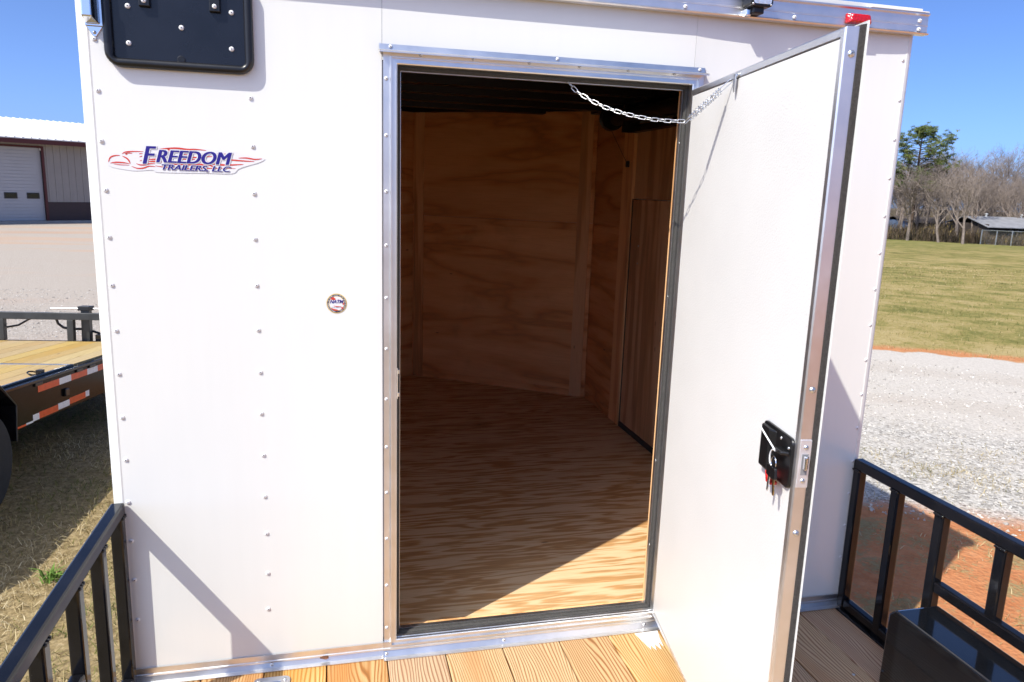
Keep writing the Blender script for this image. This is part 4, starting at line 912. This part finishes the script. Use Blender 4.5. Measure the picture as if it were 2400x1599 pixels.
blade_obj('undergrowth', P, np.clip(rng.normal(1.0, .55, nB)+cl_*1.5+(dps-93)*.02*(pxs < 2262), .25, np.where((pxs > 2262) & (dps < 106), 1.5, 3.6)), rng.uniform(.012, .045, nB), rng.uniform(0, .8, nB), rng.normal(.58, .2, nB)+cl_*.35, 'brush', 'tangled brown undergrowth at the wood edge across the field', 'undergrowth')
# sheds behind the fence
def shed(name, pa, pb, dep, h0, h1, wm_, rm, label, cat, posts=True):
    a, b = far(*pa), far(*pb); z = min(a.z, b.z); d_ = (b-a); d_.z = 0; L = d_.length; d_.normalize(); n_ = Vector((-d_.y, d_.x, 0))
    if n_.dot(a-CAM) < 0: n_ = -n_
    M = Matrix(((d_.x, n_.x, 0, a.x), (d_.y, n_.y, 0, a.y), (0, 0, 1, z-.1), (0, 0, 0, 1))); r_ = root(name, (a.x, a.y, z-.1), label, cat)
    q = MB(); q.M = M; q.box(0, L, dep-.1, dep, 0, h0).box(0, .1, 0, dep-.1, 0, h0).box(L-.1, L, 0, dep-.1, 0, h0); ob('wall', q, wm_, r_)
    q = MB(); q.M = M; q.prism([(-.4, h0-.35), (-.4, h0-.27), (dep*.55, h1+.08), (dep+.3, h0), (dep+.3, h0-.08), (dep*.55, h1)], 'x', -.3, L+.3); R2 = ob('roof', q, rm, r_)
    for i in range(int(L/3)+1): q = MB(); q.M = M; q.box(i*L/int(L/3)-.06, i*L/int(L/3)+.06, -.1, .05, 0, h0-.28); ob('post', q, wm_, r_)
    return M, r_, R2
M, r_, R2 = shed('open_shed', (2274, 98), (2480, 104), 7, 2.3, 3.0, 'old_wall', 'old_roof', 'low open shed with a weathered grey metal roof behind the bare trees', 'shed')
for x in (2.2, 6.3): q = MB(); q.M = M; q.lathe([(.0, 0), (.10, 0), (.10, .3), (.18, .32), (.18, .40), (0, .45)], (x, 3.9, 3.0), (0, 0, 1), 10); ob('roof_vent', q, 'white_cap_paint', R2)
shed('storage_shed', (2092, 116), (2178, 120), 5, 2.3, 2.7, 'faded_blue', 'old_wall', 'low faded blue shed half hidden behind trunks beside the pine', 'shed')
# chain-link fence
f0, f1 = far(2262, 92), far(2560, 92); FN = root('chain_link_fence', f0, 'silver chain-link fence along the far edge of the grass field', 'fence')
nfp = 9; prev = None; rails = []; wires = MB()
for i in range(nfp):
    p = f0.lerp(f1, i/(nfp-1)); p.z = ground_z(p.x, p.y)
    ob('post', MB().tube([p-Vector((0, 0, .1)), p+Vector((0, 0, 1.5))], .05, 8), 'zinc_steel', FN)
    if prev is not None:
        ob('top_rail', MB().tube([prev+Vector((0, 0, 1.45)), p+Vector((0, 0, 1.45))], .035, 6), 'zinc_steel', FN)
        L = (p-prev).length; d_ = (p-prev)/L
        for k_ in np.arange(-1.4, L, .16):
            for sg in (1, -1):
                a, b = k_, k_+1.4
                s0, s1 = max(a, 0), min(b, L)
                if s1-s0 < .05: continue
                z0, z1 = ((s0-a), (s1-a)) if sg > 0 else (1.4-(s0-a), 1.4-(s1-a))
                q0 = prev+d_*s0+Vector((0, 0, z0)); q1 = prev+d_*s1+Vector((0, 0, z1)); wires.tube([q0, q1], .004, 3, caps=False)
    prev = p
wo = ob('wire_mesh', wires, 'zinc_steel', FN, fix=False); wo['kind'] = 'stuff'

# ------------------------------------------------------------------ grass and gravel near the trailers: stuff
def scatter(n, x0, x1, y0, y1): return rng.uniform(x0, x1, n), rng.uniform(y0, y1, n)
def nz(x, y, s, o=0.): return np.array([mnoise.noise(Vector((a*s+o, b*s, o))) for a, b in zip(x, y)])
def left_grass():
    n = 62000; x, y = scatter(n, -5.0, -.0, -.6, 6.6)
    keep = (.59*x+.806*y < 4.1+.6*rng.random(n)); dens = nz(x, y, 1.6); keep &= (dens+rng.uniform(-.5, .5, n) > -.42); x, y = x[keep], y[keep]; n = len(x)
    g = nz(x, y, 1.3, 5.); P = np.stack([x, y, np.array([ground_z(a_, b_) for a_, b_ in zip(x, y)])-.004], 1)
    Hh = np.clip(rng.normal(.045, .02, n), .015, .12); lean = rng.uniform(.4, 2.2, n)
    blade_obj('dry_grass', P, Hh, rng.uniform(.0012, .0030, n), lean, rng.normal(.54, .22, n)-g*.65, 'dry_grass', 'short dry straw-coloured grass beside the flatbed trailer', 'grass')
left_grass()
def right_grass():
    n = 36000; x, y = scatter(n, 2.62, 8.0, -3.5, 4.0)
    dens = nz(x, y, 1.4, 3.)+.5*nz(x, y, 3.5, 9.)
    keep = (.59*x+.806*y < 3.95+.8*rng.random(n)) & (dens+rng.uniform(-.25, .25, n) > .09); x, y = x[keep], y[keep]; n = len(x)
    for cx_, cy_, q_ in ((5.25, 2.35, 420), (5.55, 2.05, 300), (4.95, 2.75, 200), (5.9, 2.6, 160)):
        x = np.concatenate([x, rng.normal(cx_, .22, q_)]); y = np.concatenate([y, rng.normal(cy_, .13, q_)])
    n = len(x)
    P = np.stack([x, y, np.array([ground_z(a_, b_) for a_, b_ in zip(x, y)])-.004], 1)
    g = nz(x, y, 2.0, 5.)
    blade_obj('sparse_grass', P, np.clip(rng.normal(.03, .014, n), .01, .08), rng.uniform(.0012, .003, n), rng.uniform(.5, 2.4, n), rng.normal(.62, .2, n)-g*.4, 'dry_grass', 'sparse dry grass tufts on the orange clay beside the deck', 'grass')
right_grass()
def field_grass():
    n = 45000; r_ = rng.uniform(0, 1, n)**1.6*26+10.4; t_ = rng.uniform(-14, 18, n)
    x = .59*r_+.806*t_; y = .806*r_-.59*t_; keep = (x > 4.5); x, y, r_ = x[keep], y[keep], r_[keep]; n = len(x)
    z = np.array([ground_z(a, b) for a, b in zip(x, y)])-.004; g = nz(x, y, .5, 2.)+.6*nz(x, y, 1.6, 4.)
    keep = g+rng.uniform(-.5, .5, n) > -.35; x, y, z, g, r_ = x[keep], y[keep], z[keep], g[keep], r_[keep]; n = len(x)
    blade_obj('field_grass', np.stack([x, y, z], 1), np.clip(rng.normal(.055, .02, n), .02, .12), .003+.0004*(r_-11)*rng.uniform(.5, 1.2, n), rng.uniform(.3, 1.6, n), rng.normal(.45, .16, n)-g*.30, 'dry_grass', 'mown half-green grass of the field beyond the gravel drive', 'grass')
field_grass()
def weed():
    P = []; c = Vector((-.86, 1.93, GZ))
    n = 46; a = rng.uniform(0, 6.28, n); r_ = rng.uniform(0, .05, n); P = np.stack([c.x+r_*np.cos(a), c.y+r_*np.sin(a), np.array([ground_z(c.x, c.y)-.003]*n)], 1)
    o = blade_obj('weed_tuft', P, rng.uniform(.05, .11, n), rng.uniform(.003, .007, n), rng.uniform(.5, 1.2, n), rng.uniform(.3, 1, n), 'green_leaf', 'bright green weed growing in the dry grass by the left side rail', 'weed')
    del o['kind']
weed()
def gravel():
    n = 42000; s = rng.uniform(0, 1, n)**1.3*5.6+3.9; t_ = rng.uniform(-8, 9, n); x = .59*s+.806*t_; y = .806*s-.59*t_
    dn = nz(x, y, .35, 1.); keep = (x > 2.7) & (dn+rng.uniform(-.35, .35, n) > -.18-(s < 6.5)*.2); x, y = x[keep], y[keep]
    xl, yl = scatter(9000, -9, -1.2, 5.5, 14); k2 = (.59*xl+.806*yl > 4.6); x = np.concatenate([x, xl[k2]]); y = np.concatenate([y, yl[k2]]); n = len(x)
    sz = np.clip(rng.lognormal(-4.75, .35, n), .004, .024); z = np.array([ground_z(a, b) for a, b in zip(x, y)])
    O = np.array([[1, 0, 0], [0, 1, 0], [-1, 0, 0], [0, -1, 0], [0, 0, 1], [0, 0, -1]], float)
    J = O[None]*(rng.uniform(.55, 1.25, (n, 6, 1)))+rng.uniform(-.28, .28, (n, 6, 3)); J[:, :, 2] *= .7
    V = J*sz[:, None, None]+np.stack([x, y, z+sz*.25], 1)[:, None, :]
    f = np.array([[0, 1, 4], [1, 2, 4], [2, 3, 4], [3, 0, 4], [1, 0, 5], [2, 1, 5], [3, 2, 5], [0, 3, 5]]); F = ((np.arange(n)*6)[:, None, None]+f[None]).reshape(-1, 3)
    me = arr_mesh('gravel', V, F, np.repeat(np.clip(rng.normal(.55, .25, n), 0, 1), 6)); o = ob('gravel', me, 'stone', fix=False); tag(o, 'loose pale grey gravel of the drive', 'gravel', None, 'stuff')
gravel()
